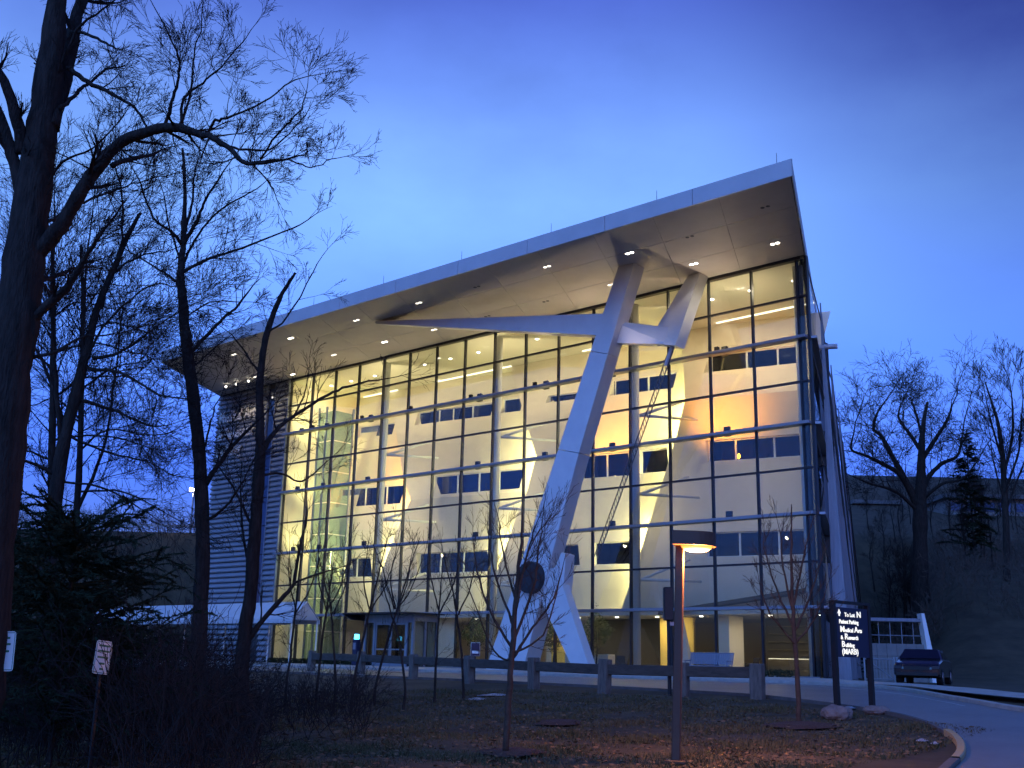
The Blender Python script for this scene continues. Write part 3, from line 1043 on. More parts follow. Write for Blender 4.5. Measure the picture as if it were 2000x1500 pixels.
for (za, zb) in ((-.7, 4.4), (4.42, 11.2), (11.23, 16.35), (16.38, ZT - .03)):
    g_ = .35 if zb < 20 else 0
    h_ = .35 if za > 0 else 0
    beam('shaft', [(sl_(za), za), (sr_(za - h_), za - h_), (sr_(zb - g_), zb - g_), (sl_(zb), zb)], 4.6, 3.65 if za > 0 else 3.4, T)
part('left_arm', MB().hexa([TL(9.6, 4.58, 17.1), TL(9.4, 4.58, 18.3), TL(9.4, 3.7, 18.3), TL(9.6, 3.7, 17.1),
                            TL(26.3, 6.2, 20.55), TL(26.3, 6.2, 20.72), TL(25.9, 5.4, 20.72), TL(25.9, 5.4, 20.55)]), 'strut_paint', T)
part('right_arm', MB().hexa([TL(9.4, 4.2, 18.0), TL(9.9, 4.2, 16.85), TL(9.9, 3.7, 16.85), TL(9.4, 3.7, 18.0), TL(6.2, 3.14, 17.25), TL(6.0, 3.80, 16.15), TL(6.0, 3.2, 16.15), TL(6.2, 2.5, 17.25)]), 'strut_paint', T)
bf = [(6.1, 4.0, 16.1), (5.45, 4.0, 15.95), (5.6, 1.2, ZT - .03), (6.35, 1.2, ZT - .03), (7.2, 3.0, 17.55)]
bb = [(a, b_ - .85, c) for a, b_, c in bf]
mb = MB()
mb.add([TL(*v) for v in bf + bb], [(0, 1, 2, 3, 4), (9, 8, 7, 6, 5)] + [(i, 5 + i, 5 + (i + 1) % 5, (i + 1) % 5) for i in range(5)])
part('blade', mb, 'strut_paint', T)
beam('rear_leg', [(13.9, 4.8), (12.7, 4.9), (10.25, -.7), (11.25, -.7), (13.6, 3.0)], 4.5, 3.9, T)
beam('hub_fin', [(12.9, 3.6), (12.35, 3.7), (12.2, 5.6), (12.5, 5.7), (13.2, 4.5)], 4.35, 3.6, T)
hub = MB()
hub.tube([TL(14.25, 4.95, 4.42), TL(14.25, 4.61, 4.42)], [.84, .86], 32)
hb = part('hub', hub, 'hub_metal', T)
part('hub_rim', MB().tube([TL(14.25, 4.61, 4.42), TL(14.25, 4.5, 4.42)], [.95, .95], 32), 'strut_paint', hb)
# ladder-like stay from the blade down to the wall
la = MB()
p, q = Vector(TL(6.0, 3.5, 15.95)), Vector(TL(12.6, 1.2, 5.7))
dirv = (q - p).normalized()
sd_ = dirv.cross(Vector((0, 1, 0))).normalized() * .13
la.tube([p + sd_, q + sd_], .035, 5).tube([p - sd_, q - sd_], .035, 5)
nr = 44
for i in range(nr):
    a = p + (q - p) * (i / nr)
    b_ = p + (q - p) * ((i + 1) / nr)
    la.tube([a + sd_, b_ - sd_], .02, 4)
part('stay', la, 'cable', T)
part('stay_socket', MB().tube([p - dirv * .6, p + dirv * .9], [.14, .10], 8), 'strut_paint', T)
# lamp on the strut lighting the right arm
lamp('strut_lamp', 'SPOT', T, TL(8.0, 5.9, 15.2), 150, (1.0, .78, .62), .1, target=TL(7.6, 4.2, 17.1), spot=math.radians(70), blend=1)


# ------------------------------------------------------------------ covered walkway, phone, signs, street furniture
def gW(s, o):
    v = W(s, o)
    return gz(v.x, v.y)


K = thing('covered_walkway', 'long white gabled canopy on thin posts in front of the ribbed metal wall', 'canopy', W(44, 5.6, -.42), ROT)
mb = MB()
x0, x1 = -12, 13.5
for (oa, za, ob_, zb) in ((-1.05, 2.72, 0, 3.82), (0, 3.82, 1.05, 2.72)):
    mb.hexa([(x0, oa, za), (x1, oa, za), (x1, ob_, zb), (x0, ob_, zb), (x0, oa, za + .05), (x1, oa, za + .05), (x1, ob_, zb + .05), (x0, ob_, zb + .05)])
part('canopy_roof', mb, 'tent', K)
part('gable_end', MB().prism([(x0 + .03, -.98, 2.72), (x0 + .03, .98, 2.72), (x0 + .03, 0, 3.78)], (0, 0, 0), (.03, 0, 0)), 'tent', K)
part('valance', MB().box(x0, x1, 1.06, 1.09, 2.50, 2.76), 'tent', K)
part('valance', MB().box(x0, x1, -1.09, -1.06, 2.50, 2.76), 'tent', K)
pm = mesh('post', MB().tube([(0, 0, -.1), (0, 0, 2.7)], [.045, .045], 8), 'white_paint')
for i in range(6):
    for oo in (-1, 1):
        obj('post', pm, K, (x0 + .15 + i * 5.0, oo, 0))

p = W(28.6, 4.3)
ph = thing('emergency_phone', 'slim dark emergency phone pillar with a glowing blue lamp by the entrance', 'phone pillar', (p.x, p.y, gz(p.x, p.y) + .11), ROT)
part('pillar', MB().box(-.2, .2, -.16, .16, 0, 1.55), 'sign_navy', ph, bevel=.02)
part('beacon', MB().tube([(0, 0, 1.56), (0, 0, 1.86)], [.16, .14], 14), 'blue_beacon', ph, smooth=True)
part('call_plate', MB().box(-.12, .12, .161, .175, .95, 1.35), 'ledge_metal', ph)

p = at(928, 1283, 42.5)
gs = thing('notice_sign', 'small blue and white notice sign on a post behind the timber fence', 'sign', (p.x, p.y, gz(p.x, p.y)), 0)
part('post', MB().box(-.025, .025, -.02, .02, 0, 1.1), 'black_metal', gs)
sg = part('sign_plate', MB().box(-.16, .16, -.035, -.021, .95, 1.42), 'sign_navy', gs)
part('sign_border', MB().box(-.175, .175, -.022, -.015, .935, 1.435), 'sign_white', sg)
part('sign_band', MB().box(-.12, .12, -.039, -.036, 1.03, 1.13), 'sign_white', sg)

# timber fence along the road
fence_pts = []
for px_, d_ in ((608, 53.5), (705, 49.8), (808, 45.6), (917, 41.8), (1043, 38.2), (1180, 35.3), (1332, 33.6), (1478, 32.2)):
    q = at(px_, 1300, d_)
    fence_pts.append((q.x, q.y))
fp0 = fence_pts[0]
F_ = thing('timber_fence', 'low timber guard fence of square posts and one heavy rail beside the road', 'fence', (fp0[0], fp0[1], gz(*fp0)))
for i, (x, y) in enumerate(fence_pts):
    z = gz(x, y)
    a = fence_pts[max(i - 1, 0)]
    b_ = fence_pts[min(i + 1, len(fence_pts) - 1)]
    ang = math.atan2(b_[1] - a[1], b_[0] - a[0])
    o = part('post', MB().box(-.19, .19, -.14, .14, -.3, .98 + rng.uniform(-.04, .04)), 'timber_post', F_, bevel=.025)
    o.location = (x - fp0[0], y - fp0[1], z - gz(*fp0))
    o.rotation_euler = (rng.uniform(-.03, .03), rng.uniform(-.03, .03), ang + rng.uniform(-.08, .08))
    if i:
        q0 = Vector((fence_pts[i - 1][0], fence_pts[i - 1][1], gz(*fence_pts[i - 1]) + .70))
        q1 = Vector((x, y, z + .70))
        dv = (q1 - q0)
        nn = Vector((-dv.y, dv.x, 0)).normalized() * .09
        if nn.y > 0:
            nn = -nn
        off_ = nn.normalized() * -.0
        h = Vector((0, 0, .155))
        e0, e1 = q0 - dv * .0 + off_, q1 + off_
        base = Vector((fp0[0], fp0[1], gz(*fp0)))
        r_ = part('rail', MB().hexa([tuple(v - base) for v in (e0 - nn - h, e1 - nn - h, e1 + nn - h, e0 + nn - h, e0 - nn + h, e1 - nn + h, e1 + nn + h, e0 + nn + h)]), 'timber', F_, bevel=.02)

# lamp post, lit
p = at(1320, 1485, 18.6)
LP = thing('lamp_post', 'rust brown lamp post with a half round lamp head glowing orange in the grass', 'lamp post', (p.x, p.y, gz(p.x, p.y) - .02), -.25)
LP.rotation_euler = (0, math.radians(2.0), -.25)
H = 3.62
part('post', MB().box(-.07, .07, -.07, .07, 0, H), 'bronze', LP, bevel=.012)
part('base_plate', MB().box(-.17, .17, -.17, .17, 0, .05), 'bronze', LP, bevel=.01)
arc = []
for i in range(13):
    w_ = math.radians(-90 + 15 * i)
    arc.append((.26 + .34 * math.cos(w_), .31 * math.sin(w_)))
poly = [(-.10, -.31, 0)] + [(x, y, 0) for x, y in arc] + [(-.10, .31, 0)]
hd = part('lamp_head', MB().prism(poly, (0, 0, H - .12), (0, 0, H + .11)), 'bronze', LP)
lens = MB()
kx = 16
for j in range(5):
    ph_ = j / 4 * math.pi / 2
    for i in range(kx):
        th = 2 * math.pi * i / kx
        lens.v.append((.27 + .27 * math.cos(th) * math.cos(ph_), .25 * math.sin(th) * math.cos(ph_), H - .121 - .10 * math.sin(ph_)))
for j in range(4):
    for i in range(kx):
        lens.f.append((j * kx + i, (j + 1) * kx + i, (j + 1) * kx + (i + 1) % kx, j * kx + (i + 1) % kx))
part('lens', lens, 'lamp_orange', hd, smooth=True)
lamp('street_lamp', 'POINT', LP, (.30, 0, H - .34), 480, (1.0, .40, .11), .08)

# slim pole with a box, behind the lamp post
p = at(1308, 1356, 34.0)
tp = thing('box_pole', 'thin black pole with a narrow black box on top beside the brown lamp post', 'pole', (p.x, p.y, gz(p.x, p.y) - .02), 0)
part('pole', MB().tube([(0, 0, 0), (0, 0, 3.1)], [.06, .06], 8), 'black_metal', tp)
part('box', MB().box(-.15, .13, -.16, .16, 2.2, 3.2), 'black_metal', tp, bevel=.02)
part('clamp', MB().box(.03, .16, -.05, .05, 2.05, 2.16), 'ledge_metal', tp)

# wayfinding sign
pl, pr = at(1636, 1392, 27.0), at(1704, 1384, 28.0)
zc = gz((pl.x + pr.x) / 2, (pl.y + pr.y) / 2)
mid = Vector(((pl.x + pr.x) / 2, (pl.y + pr.y) / 2, zc))
ang = math.atan2(pr.y - pl.y, pr.x - pl.x)
wd = (Vector((pr.x, pr.y, 0)) - Vector((pl.x, pl.y, 0))).length
ws = thing('direction_sign', 'dark navy direction sign on two black posts with white lettering given a glow', 'sign', mid, ang)
for sx_ in (-1, 1):
    part('post', MB().box(sx_ * wd / 2 - .055, sx_ * wd / 2 + .055, -.06, .06, -.2, 2.55), 'black_metal', ws)
bd = part('sign_board', MB().box(-wd / 2 + .058, wd / 2 - .058, -.045, .045, 1.28, 2.46), 'sign_navy', ws)
part('cap_rail', MB().box(-wd / 2 - .055, wd / 2 + .055, -.065, .065, 2.552, 2.62), 'black_metal', ws)
x_ = -wd / 2 + .15
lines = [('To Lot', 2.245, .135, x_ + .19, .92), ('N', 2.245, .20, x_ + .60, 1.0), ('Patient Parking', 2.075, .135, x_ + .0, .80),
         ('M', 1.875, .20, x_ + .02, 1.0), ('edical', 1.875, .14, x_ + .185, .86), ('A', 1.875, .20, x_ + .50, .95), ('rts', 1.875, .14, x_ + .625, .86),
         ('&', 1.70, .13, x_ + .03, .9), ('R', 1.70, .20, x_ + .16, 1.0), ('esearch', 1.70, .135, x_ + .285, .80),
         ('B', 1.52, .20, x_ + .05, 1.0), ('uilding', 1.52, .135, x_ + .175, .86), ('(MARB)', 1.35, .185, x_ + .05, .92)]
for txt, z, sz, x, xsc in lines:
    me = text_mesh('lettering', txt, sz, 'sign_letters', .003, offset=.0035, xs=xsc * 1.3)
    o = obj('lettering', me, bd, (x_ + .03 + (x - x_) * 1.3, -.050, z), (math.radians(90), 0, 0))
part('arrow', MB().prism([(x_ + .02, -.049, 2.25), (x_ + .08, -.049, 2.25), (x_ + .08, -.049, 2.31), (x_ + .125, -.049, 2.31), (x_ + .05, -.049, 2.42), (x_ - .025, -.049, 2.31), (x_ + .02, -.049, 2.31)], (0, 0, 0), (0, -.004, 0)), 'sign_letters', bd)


def rock(name, label, loc, r, seed, sq=(1, .8, .55)):
    R_ = random.Random(seed)
    bm = bmesh.new()
    bmesh.ops.create_icosphere(bm, subdivisions=3, radius=r)
    for v in bm.verts:
        n_ = 1 + .12 * math.sin(v.co.x * 6 / r + seed) * math.cos(v.co.y * 5 / r) + R_.uniform(-.04, .04)
        v.co *= n_
        v.co = Vector((v.co.x * sq[0], v.co.y * sq[1], v.co.z * sq[2]))
    me = bpy.data.meshes.new(name)
    bm.to_mesh(me)
    bm.free()
    me.materials.append(M['stone'])
    return tag(obj(name, me, None, loc), label, 'boulder')


p = at(1634, 1405, 26.0)
rock('boulder', 'rounded pinkish boulder at the foot of the left sign post', (p.x, p.y, gz(p.x, p.y) + .10), .36, 3)
p = at(1712, 1393, 27.2)
rock('boulder', 'low flat boulder at the foot of the right sign post', (p.x, p.y, gz(p.x, p.y) + .05), .30, 5, (1.1, .8, .4))

# parking signs at the left
for px_, py_, d_, hw, hh, top, lab, tilt in ((200, 1284, 15.0, .15, .215, 1.45, 'small pale notice sign leaning on its post in the dark brush', .08),
                                             (-1, 1272, 13.0, .16, .225, 1.45, 'pale rounded notice sign cut off by the left edge of the picture', -.03)):
    p = at(px_, py_, d_)
    sgn = thing('parking_sign', lab, 'sign', (p.x, p.y, gz(p.x, p.y) - .05), .25 + math.atan2(-p.x, p.y) * .6 + (.72 if px_ > 100 else 0))
    hz = p.z - gz(p.x, p.y) + .05
    part('post', MB().box(-.02, .02, .0, .03, 0, hz + hh - .03), 'black_metal', sgn)
    pp = []
    for (cx, cz, a0) in ((hw - .03, hh - .03, 0), (-hw + .03, hh - .03, 90), (-hw + .03, -hh + .03, 180), (hw - .03, -hh + .03, 270)):
        for k_ in range(4):
            w_ = math.radians(a0 + 30 * k_)
            pp.append((cx + .03 * math.cos(w_), 0, cz + .03 * math.sin(w_)))
    pl_ = part('sign_plate', MB().prism(pp, (0, -.004, 0), (0, -.001, 0)), 'sign_white', sgn)
    pl_.location = (0, -.002, hz)
    pl_.rotation_euler = (0, tilt, 0)
    for k_, (zz, ww) in enumerate(((.15, .10), (.08, .11), (.0, .10), (-.08, .05), (-.15, .03))):
        part('print_line', MB().box(-ww, ww, -.0065, -.0045, zz - .012, zz + .012), 'sign_green', pl_)
    fr_ = MB()
    fr_.box(-hw + .012, hw - .012, -.0065, -.0045, hh - .02, hh - .013).box(-hw + .012, hw - .012, -.0065, -.0045, -hh + .013, -hh + .02)
    fr_.box(-hw + .010, -hw + .016, -.0065, -.0045, -hh + .021, hh - .021).box(hw - .016, hw - .010, -.0065, -.0045, -hh + .021, hh - .021)
    part('print_border', fr_, 'sign_green', pl_)

# bench before the glass
p = W(3.2, 5.2)
bn = thing('park_bench', 'blue grey slatted metal bench standing before the glass front', 'bench', (p.x, p.y, gz(p.x, p.y) + .12), ROT)
for i in range(23):
    x = -1.1 + i * .1
    part('slat', MB().hexa([(x - .035, .22, .42), (x + .035, .22, .42), (x + .035, .25, .42), (x - .035, .25, .42), (x - .035, -.30, .46), (x + .035, -.30, .46), (x + .035, -.28, .43), (x - .035, -.28, .43)]), 'bench_metal', bn)
    part('back_slat', MB().hexa([(x - .035, -.30, .50), (x + .035, -.30, .50), (x + .035, -.27, .50), (x - .035, -.27, .50), (x - .035, -.45, .98), (x + .035, -.45, .98), (x + .035, -.42, .98), (x - .035, -.42, .98)]), 'bench_metal', bn)
part('frame', MB().tube([(-1.15, -.44, 1.0), (1.15, -.44, 1.0)], .03, 8).tube([(-1.15, .26, .42), (1.15, .26, .42)], .025, 8), 'bench_metal', bn)
for x in (-1.1, 1.1):
    part('leg', MB().tube([(x, .25, 0), (x, .22, .42), (x, .1, .64)], .025, 6).tube([(x, -.35, 0), (x, -.28, .45), (x, -.44, 1.0)], .025, 6), 'bench_metal', bn)
    part('armrest', MB().tube([(x, .26, .64), (x, -.36, .68)], .025, 6), 'bench_metal', bn)


def chair(label, s, o, rz):
    c = thing('lobby_chair', label, 'chair', W(s, o, FL + .01), ROT + rz, None)
    part('seat', MB().box(-.27, .27, -.25, .27, .40, .48), 'chair_dark', c, bevel=.02)
    part('backrest', MB().hexa([(-.27, -.25, .50), (.27, -.25, .50), (.27, -.20, .50), (-.27, -.20, .50), (-.27, -.34, .92), (.27, -.34, .92), (.27, -.29, .92), (-.27, -.29, .92)]), 'chair_dark', c)
    for x in (-.25, .25):
        for y in (-.22, .24):
            part('leg', MB().tube([(x, y, 0), (x, y, .40)], .016, 6), 'black_metal', c)
        part('armrest', MB().tube([(x, .24, .40), (x, .24, .64), (x, -.26, .64)], .018, 6), 'black_metal', c)


chair('dark armchair inside the lobby beside the yellow wall', 13.9, -3.0, .9)
chair('dark armchair inside the lobby behind the slatted bench', 5.2, -2.4, -.5)


def leafy(name, label, loc, h, r, seed, material='leaf', pot=True):
    R_ = random.Random(seed)
    t = thing(name, label, 'plant', loc)
    if pot:
        part('pot', MB().tube([(0, 0, 0), (0, 0, .45)], [.22, .30], 14), 'terracotta', t)
    part('trunk', MB().tube([(0, 0, .4 if pot else 0), (.05, .02, h * .35), (0, .03, h * .7)], [.05, .04, .02], 6), 'bark', t)
    mb = MB()
    for i in range(1500):
        th = R_.uniform(0, 2 * math.pi)
        z = R_.gauss(h * .72, h * .14)
        rr = r * math.sqrt(R_.random()) * max(.15, 1 - abs(z - h * .7) / (h * .42))
        c = Vector((rr * math.cos(th), rr * math.sin(th), z))
        a = Vector((R_.uniform(-1, 1), R_.uniform(-1, 1), R_.uniform(-.8, .5))).normalized() * .11
        b_ = a.orthogonal().normalized() * .035
        mb.add([c, c + a * .5 + b_, c + a, c + a * .5 - b_], [(0, 1, 2, 3)])
    part('crown', mb, material, t)


leafy('potted_tree', 'leafy indoor tree in a pot behind the glass left of the leaning strut', W(24.6, -2.0, FL + .01), 3.0, 1.0, 11)
leafy('potted_tree', 'leafy indoor tree in a pot behind the glass right of the leaning strut', W(15.2, -2.3, FL + .01), 3.3, 1.1, 12)
leafy('potted_tree', 'leafy indoor tree in a pot between the two feet of the leaning strut', W(18.4, -2.3, FL + .01), 2.9, .9, 13)

# low hedge along the foot of the glass
mb = MB()
R_ = random.Random(5)
for i in range(5200):
    s = R_.choice((R_.uniform(1.0, 12.5), R_.uniform(31, 42)))
    o = R_.uniform(.75, 1.5)
    v = W(s, o, FL - .1 + R_.uniform(.0, .42))
    a = Vector((R_.uniform(-1, 1), R_.uniform(-1, 1), R_.uniform(0, 1))).normalized() * .13
    b_ = a.orthogonal().normalized() * .045
    mb.add([v, v + a * .5 + b_, v + a, v + a * .5 - b_], [(0, 1, 2, 3)])
tag(part('ground_cover', mb, 'needles', None), 'low dark evergreen planting along the foot of the glass', 'ground cover', kind='stuff')

# ------------------------------------------------------------------ right of the building: wall, shelter, gate, car
def wp(px_, py_, d_):
    q = at(px_, py_, d_)
    return Vector((q.x, q.y, q.z))


b0 = wp(1694, 1290, 56)
rw_ = thing('service_wall', 'grey service yard wall with a railing and tall white end fin', 'wall', (b0.x, b0.y, gz(b0.x, b0.y)), 0)
for i in range(6):
    for j in range(3):
        part('block_panel', MB().box(.02 + i * .50, .02 + i * .50 + .485, 0, .2, .0 + j * .62, .0 + j * .62 + .605), 'block_wall', rw_)
part('top_beam', MB().box(-.1, 3.05, -.1, .3, 2.92, 3.10), 'side_metal', rw_, bevel=.02)
part('rail', MB().tube([(0, .1, 2.25), (3.0, .1, 2.25)], .025, 6), 'side_metal', rw_)
for i in range(6):
    part('rail_post', MB().tube([(.1 + i * .58, .1, 1.85), (.1 + i * .58, .1, 2.92)], .022, 6), 'side_metal', rw_)
part('end_fin', MB().hexa([(3.06, -.35, 0), (3.40, -.35, 0), (3.40, .25, 0), (3.06, .25, 0), (2.72, -.35, 3.35), (2.88, -.35, 3.35), (2.88, .25, 3.35), (2.72, .25, 3.35)]), 'white_paint', rw_)
part('end_foot', MB().box(2.9, 4.0, -.40, -.1, .45, .52), 'white_paint', rw_)

g0 = wp(1690, 1325, 51.0)
gt = thing('steel_gate', 'low pale tubular steel gate with a diagonal brace by the corner of the building', 'gate', (g0.x, g0.y, gz(g0.x, g0.y) + .02), -.2)
for z in (.12, 1.0):
    part('gate_rail', MB().tube([(0, 0, z), (1.3, 0, z)], .03, 6), 'guard_rail', gt)
for i in range(9):
    part('gate_bar', MB().tube([(.1 + i * .14, 0, .12), (.1 + i * .14, 0, 1.0)], .011, 5), 'guard_rail', gt)
part('gate_brace', MB().tube([(.1, -.03, 1.0), (1.25, -.03, .12)], .022, 6), 'guard_rail', gt)
for x in (0, 1.3, 1.42):
    part('gate_post', MB().tube([(x, 0, 0), (x, 0, 1.12)], .045, 8), 'guard_rail', gt)

# parked car
cpos = wp(1806, 1330, 47.5)
car = thing('parked_car', 'dark parked car half hidden in shadow beside the steel gate', 'car', (cpos.x, cpos.y, gz(cpos.x, cpos.y)), math.radians(-118))
# side profile, x forward
prof = [(-2.1, .42), (-2.12, .78), (-1.98, .95), (-1.2, 1.0), (-.75, 1.38), (.35, 1.42), (1.0, 1.0), (1.9, .86), (2.12, .66), (2.12, .36), (1.7, .26), (-1.7, .26)]


def body_ring(pr, w):
    return [(x, w * (1.0 if z < .98 else 1 - (z - .98) * .5), z) for x, z in pr]


mb = MB()
L_ = body_ring(prof, .88)
Rr = [(x, -y, z) for x, y, z in L_]
n_ = len(prof)
mb.add(L_ + Rr, [tuple(range(n_))[::-1], tuple(range(n_, 2 * n_))] + [(i, (i + 1) % n_, n_ + (i + 1) % n_, n_ + i) for i in range(n_)])
bo = part('body', mb, 'car_paint', car, bevel=.05)
part('windscreen', MB().hexa([(.42, -.66, 1.40), (.42, .66, 1.40), (.98, .80, 1.03), (.98, -.80, 1.03), (.44, -.66, 1.43), (.44, .66, 1.43), (1.02, .80, 1.05), (1.02, -.80, 1.05)]), 'car_glass', bo)
part('rear_window', MB().hexa([(-.80, -.66, 1.38), (-.80, .66, 1.38), (-1.17, .80, 1.04), (-1.17, -.80, 1.04), (-.83, -.66, 1.41), (-.83, .66, 1.41), (-1.21, .80, 1.06), (-1.21, -.80, 1.06)]), 'car_glass', bo)
for sy in (-1, 1):
    part('side_window', MB().prism([(-1.05, sy * .868, 1.03), (.85, sy * .868, 1.03), (.32, sy * .695, 1.36), (-.72, sy * .695, 1.35)], (0, 0, 0), (0, sy * .015, 0)), 'car_glass', bo)
    part('headlight', MB().box(2.02, 2.14, sy * .72 - .14, sy * .72 + .14, .62, .74), 'hub_metal', bo)
    part('tail_light', MB().box(-2.15, -2.03, sy * .74 - .12, sy * .74 + .12, .70, .88), 'red_light' if False else 'terracotta', bo)
    for x in (-1.32, 1.32):
        wh = part('wheel', MB().tube([(x, sy * .66, .32), (x, sy * .90, .32)], [.32, .32], 20), 'tyre', car)
        part('rim', MB().tube([(x, sy * .89, .32), (x, sy * .915, .32)], [.20, .19], 14), 'rim', wh)
part('bumper', MB().box(2.08, 2.17, -.8, .8, .36, .48), 'black_metal', bo)
part('grille', MB().box(2.10, 2.135, -.5, .5, .58, .72), 'black_metal', bo)

# far lamp on the bank at the left, guard rail along the bank
p = at(372, 1030, 107)
fl = thing('far_street_lamp', 'distant street lamp glowing violet white on the bank at the left', 'street lamp', (p.x, p.y, gz(p.x, p.y)))
part('pole', MB().tube([(0, 0, 0), (0, 0, 4.2)], .09, 8), 'guard_rail', fl)
part('lamp_head', MB().tube([(.12, 0, 4.25), (-.4, -.05, 4.25)], [.10, .24], 10), 'lamp_violet', fl)
lamp('bank_lamp', 'SPOT', fl, (-.15, -.05, 3.95), 200, (.95, .9, 1.0), .15, target=(-.15, 0, 0), spot=math.radians(150))
g0 = at(-60, 1033, 107.5)
gr = thing('guard_rail', 'thin guard rail with posts along the top of the dark bank', 'guard rail', (g0.x, g0.y, 11.65))
for i in range(22):
    part('post', MB().box(i * 1.1 - .04, i * 1.1 + .04, -.04, .04, 0, .75), 'guard_rail', gr)
part('rail', MB().box(-.2, 23.6, -.08, -.045, .5, .74), 'guard_rail', gr)

# thin snow patches
for i, (px_, py_, d_, a, b_) in enumerate(((1800, 1440, 21.5, .14, .05), (1826, 1446, 21.0, .10, .05), (965, 1357, 35, .6, .2), (1660, 1385, 28.6, .3, .1), (930, 1365, 33.5, .4, .2))):
    p = at(px_, py_, d_)
    mb = MB()
    R_ = random.Random(i)
    ring = [(p.x + a * math.cos(t * .4488) * R_.uniform(.55, 1), p.y + b_ * 3 * math.sin(t * .4488) * R_.uniform(.55, 1)) for t in range(14)]
    mb.add([(x, y, gz(x, y) + .005) for x, y in ring] + [(p.x, p.y, gz(p.x, p.y) + .05)], [(j, (j + 1) % 14, 14) for j in range(14)])
    tag(part('snow_patch', mb, 'snow', None, smooth=True), 'thin leftover snow patch on the grass', 'snow', kind='stuff')

# mulch rings under the young trees
for px_, py_, d_, r in ((1000, 1470, 20.0, .65), (1560, 1425, 24.5, .8), (1090, 1418, 26.0, .6)):
    p = at(px_, py_, d_)
    mb = MB()
    R_ = random.Random(int(px_))
    for rr, zz in ((r, .0), (r * .6, .05)):
        for t in range(18):
            x = p.x + rr * math.cos(t * math.pi / 9) * R_.uniform(.6, 1.2)
            y = p.y + rr * math.sin(t * math.pi / 9) * R_.uniform(.85, 1.1)
            mb.v.append((x, y, gz(x, y) + .01 + zz))
    mb.v.append((p.x, p.y, gz(p.x, p.y) + .07))
    for t in range(18):
        mb.f += [(t, (t + 1) % 18, 18 + (t + 1) % 18, 18 + t), (18 + t, 18 + (t + 1) % 18, 36)]
    tag(part('mulch_bed', mb, 'mulch', None), kind='structure')

# ------------------------------------------------------------------ trees
def grow(V, F, R, p, d, L, r, lev, sp):
    """one branch with its side branches; sp: (children per level), wander, lift, spread"""
    n = (5, 4, 4, 3, 3)[min(lev, 4)]
    pts = [p]
    dd = d.normalized()
    step = L / n
    dirs = [dd]
    for i in range(n):
        dd = (dd + Vector((R.gauss(0, 1), R.gauss(0, 1), R.gauss(0, 1))) * sp['wander'] + Vector((0, 0, sp['lift']))).normalized()
        p = p + dd * step
        pts.append(p)
        dirs.append(dd)
    rads = [max(r * (1 - .75 * i / n), sp['rmin']) for i in range(n + 1)]
    tube(V, F, pts, rads, 5 if r > .03 else 3)
    kids = sp['kids']
    if lev < len(kids):
        for c in range(kids[lev]):
            t = R.uniform(.18, 1.0)
            i = min(int(t * n), n - 1)
            f = t * n - i
            q = pts[i].lerp(pts[i + 1], f)
            ax = dirs[i].orthogonal().normalized()
            ax.rotate(Matrix.Rotation(R.uniform(0, 2 * math.pi), 3, dirs[i]))
            a = math.radians(R.uniform(*sp['spread']))
            nd = dirs[i] * math.cos(a) + ax * math.sin(a)
            rr = (rads[i] + (rads[i + 1] - rads[i]) * f) * R.uniform(.45, .7)
            grow(V, F, R, q, nd, L * R.uniform(.5, .85) * (1.1 - .45 * t), max(rr, sp['rmin']), lev + 1, sp)


def smooth_line(pts, n=5):
    return [Vector(v) for v in spline([tuple(p) for p in pts], n)]


def limb(V, F, R, line, rads, k=8, wob=.0):
    """a traced limb; returns the fine points"""
    n = 5
    pts = smooth_line(line, n)
    rr = []
    for i in range(len(rads) - 1):
        rr += [rads[i] + (rads[i + 1] - rads[i]) * j / n for j in range(n)]
    rr.append(rads[-1])
    if wob:
        pts = [p + Vector((R.gauss(0, wob), R.gauss(0, wob), R.gauss(0, wob))) for p in pts]
        rr = [r * R.uniform(.93, 1.08) for r in rr]
    tube(V, F, pts, rr, k, True)
    return pts, rr


def twigs_along(V, F, R, pts, rr, dens, L, sp, t0=.1, rscale=.4, up_=.3, side=None):
    tot = sum((pts[i + 1] - pts[i]).length for i in range(len(pts) - 1))
    for c in range(int(tot * dens) + 1):
        t = R.uniform(t0, 1) * (len(pts) - 1)
        i = min(int(t), len(pts) - 2)
        p = pts[i].lerp(pts[i + 1], t - i)
        d = (pts[i + 1] - pts[i]).normalized()
        ax = d.orthogonal().normalized()
        ax.rotate(Matrix.Rotation(R.uniform(0, 2 * math.pi), 3, d))
        a = math.radians(R.uniform(35, 75))
        nd = d * math.cos(a) + ax * math.sin(a) + Vector((0, 0, up_))
        grow(V, F, R, p, nd, L * R.uniform(.5, 1.15), max(min(rr[i] * rscale, .04), sp['rmin'] * 1.5), 1, sp)


class TreeMesh:
    def __init__(self):
        self.v = []
        self.f = []


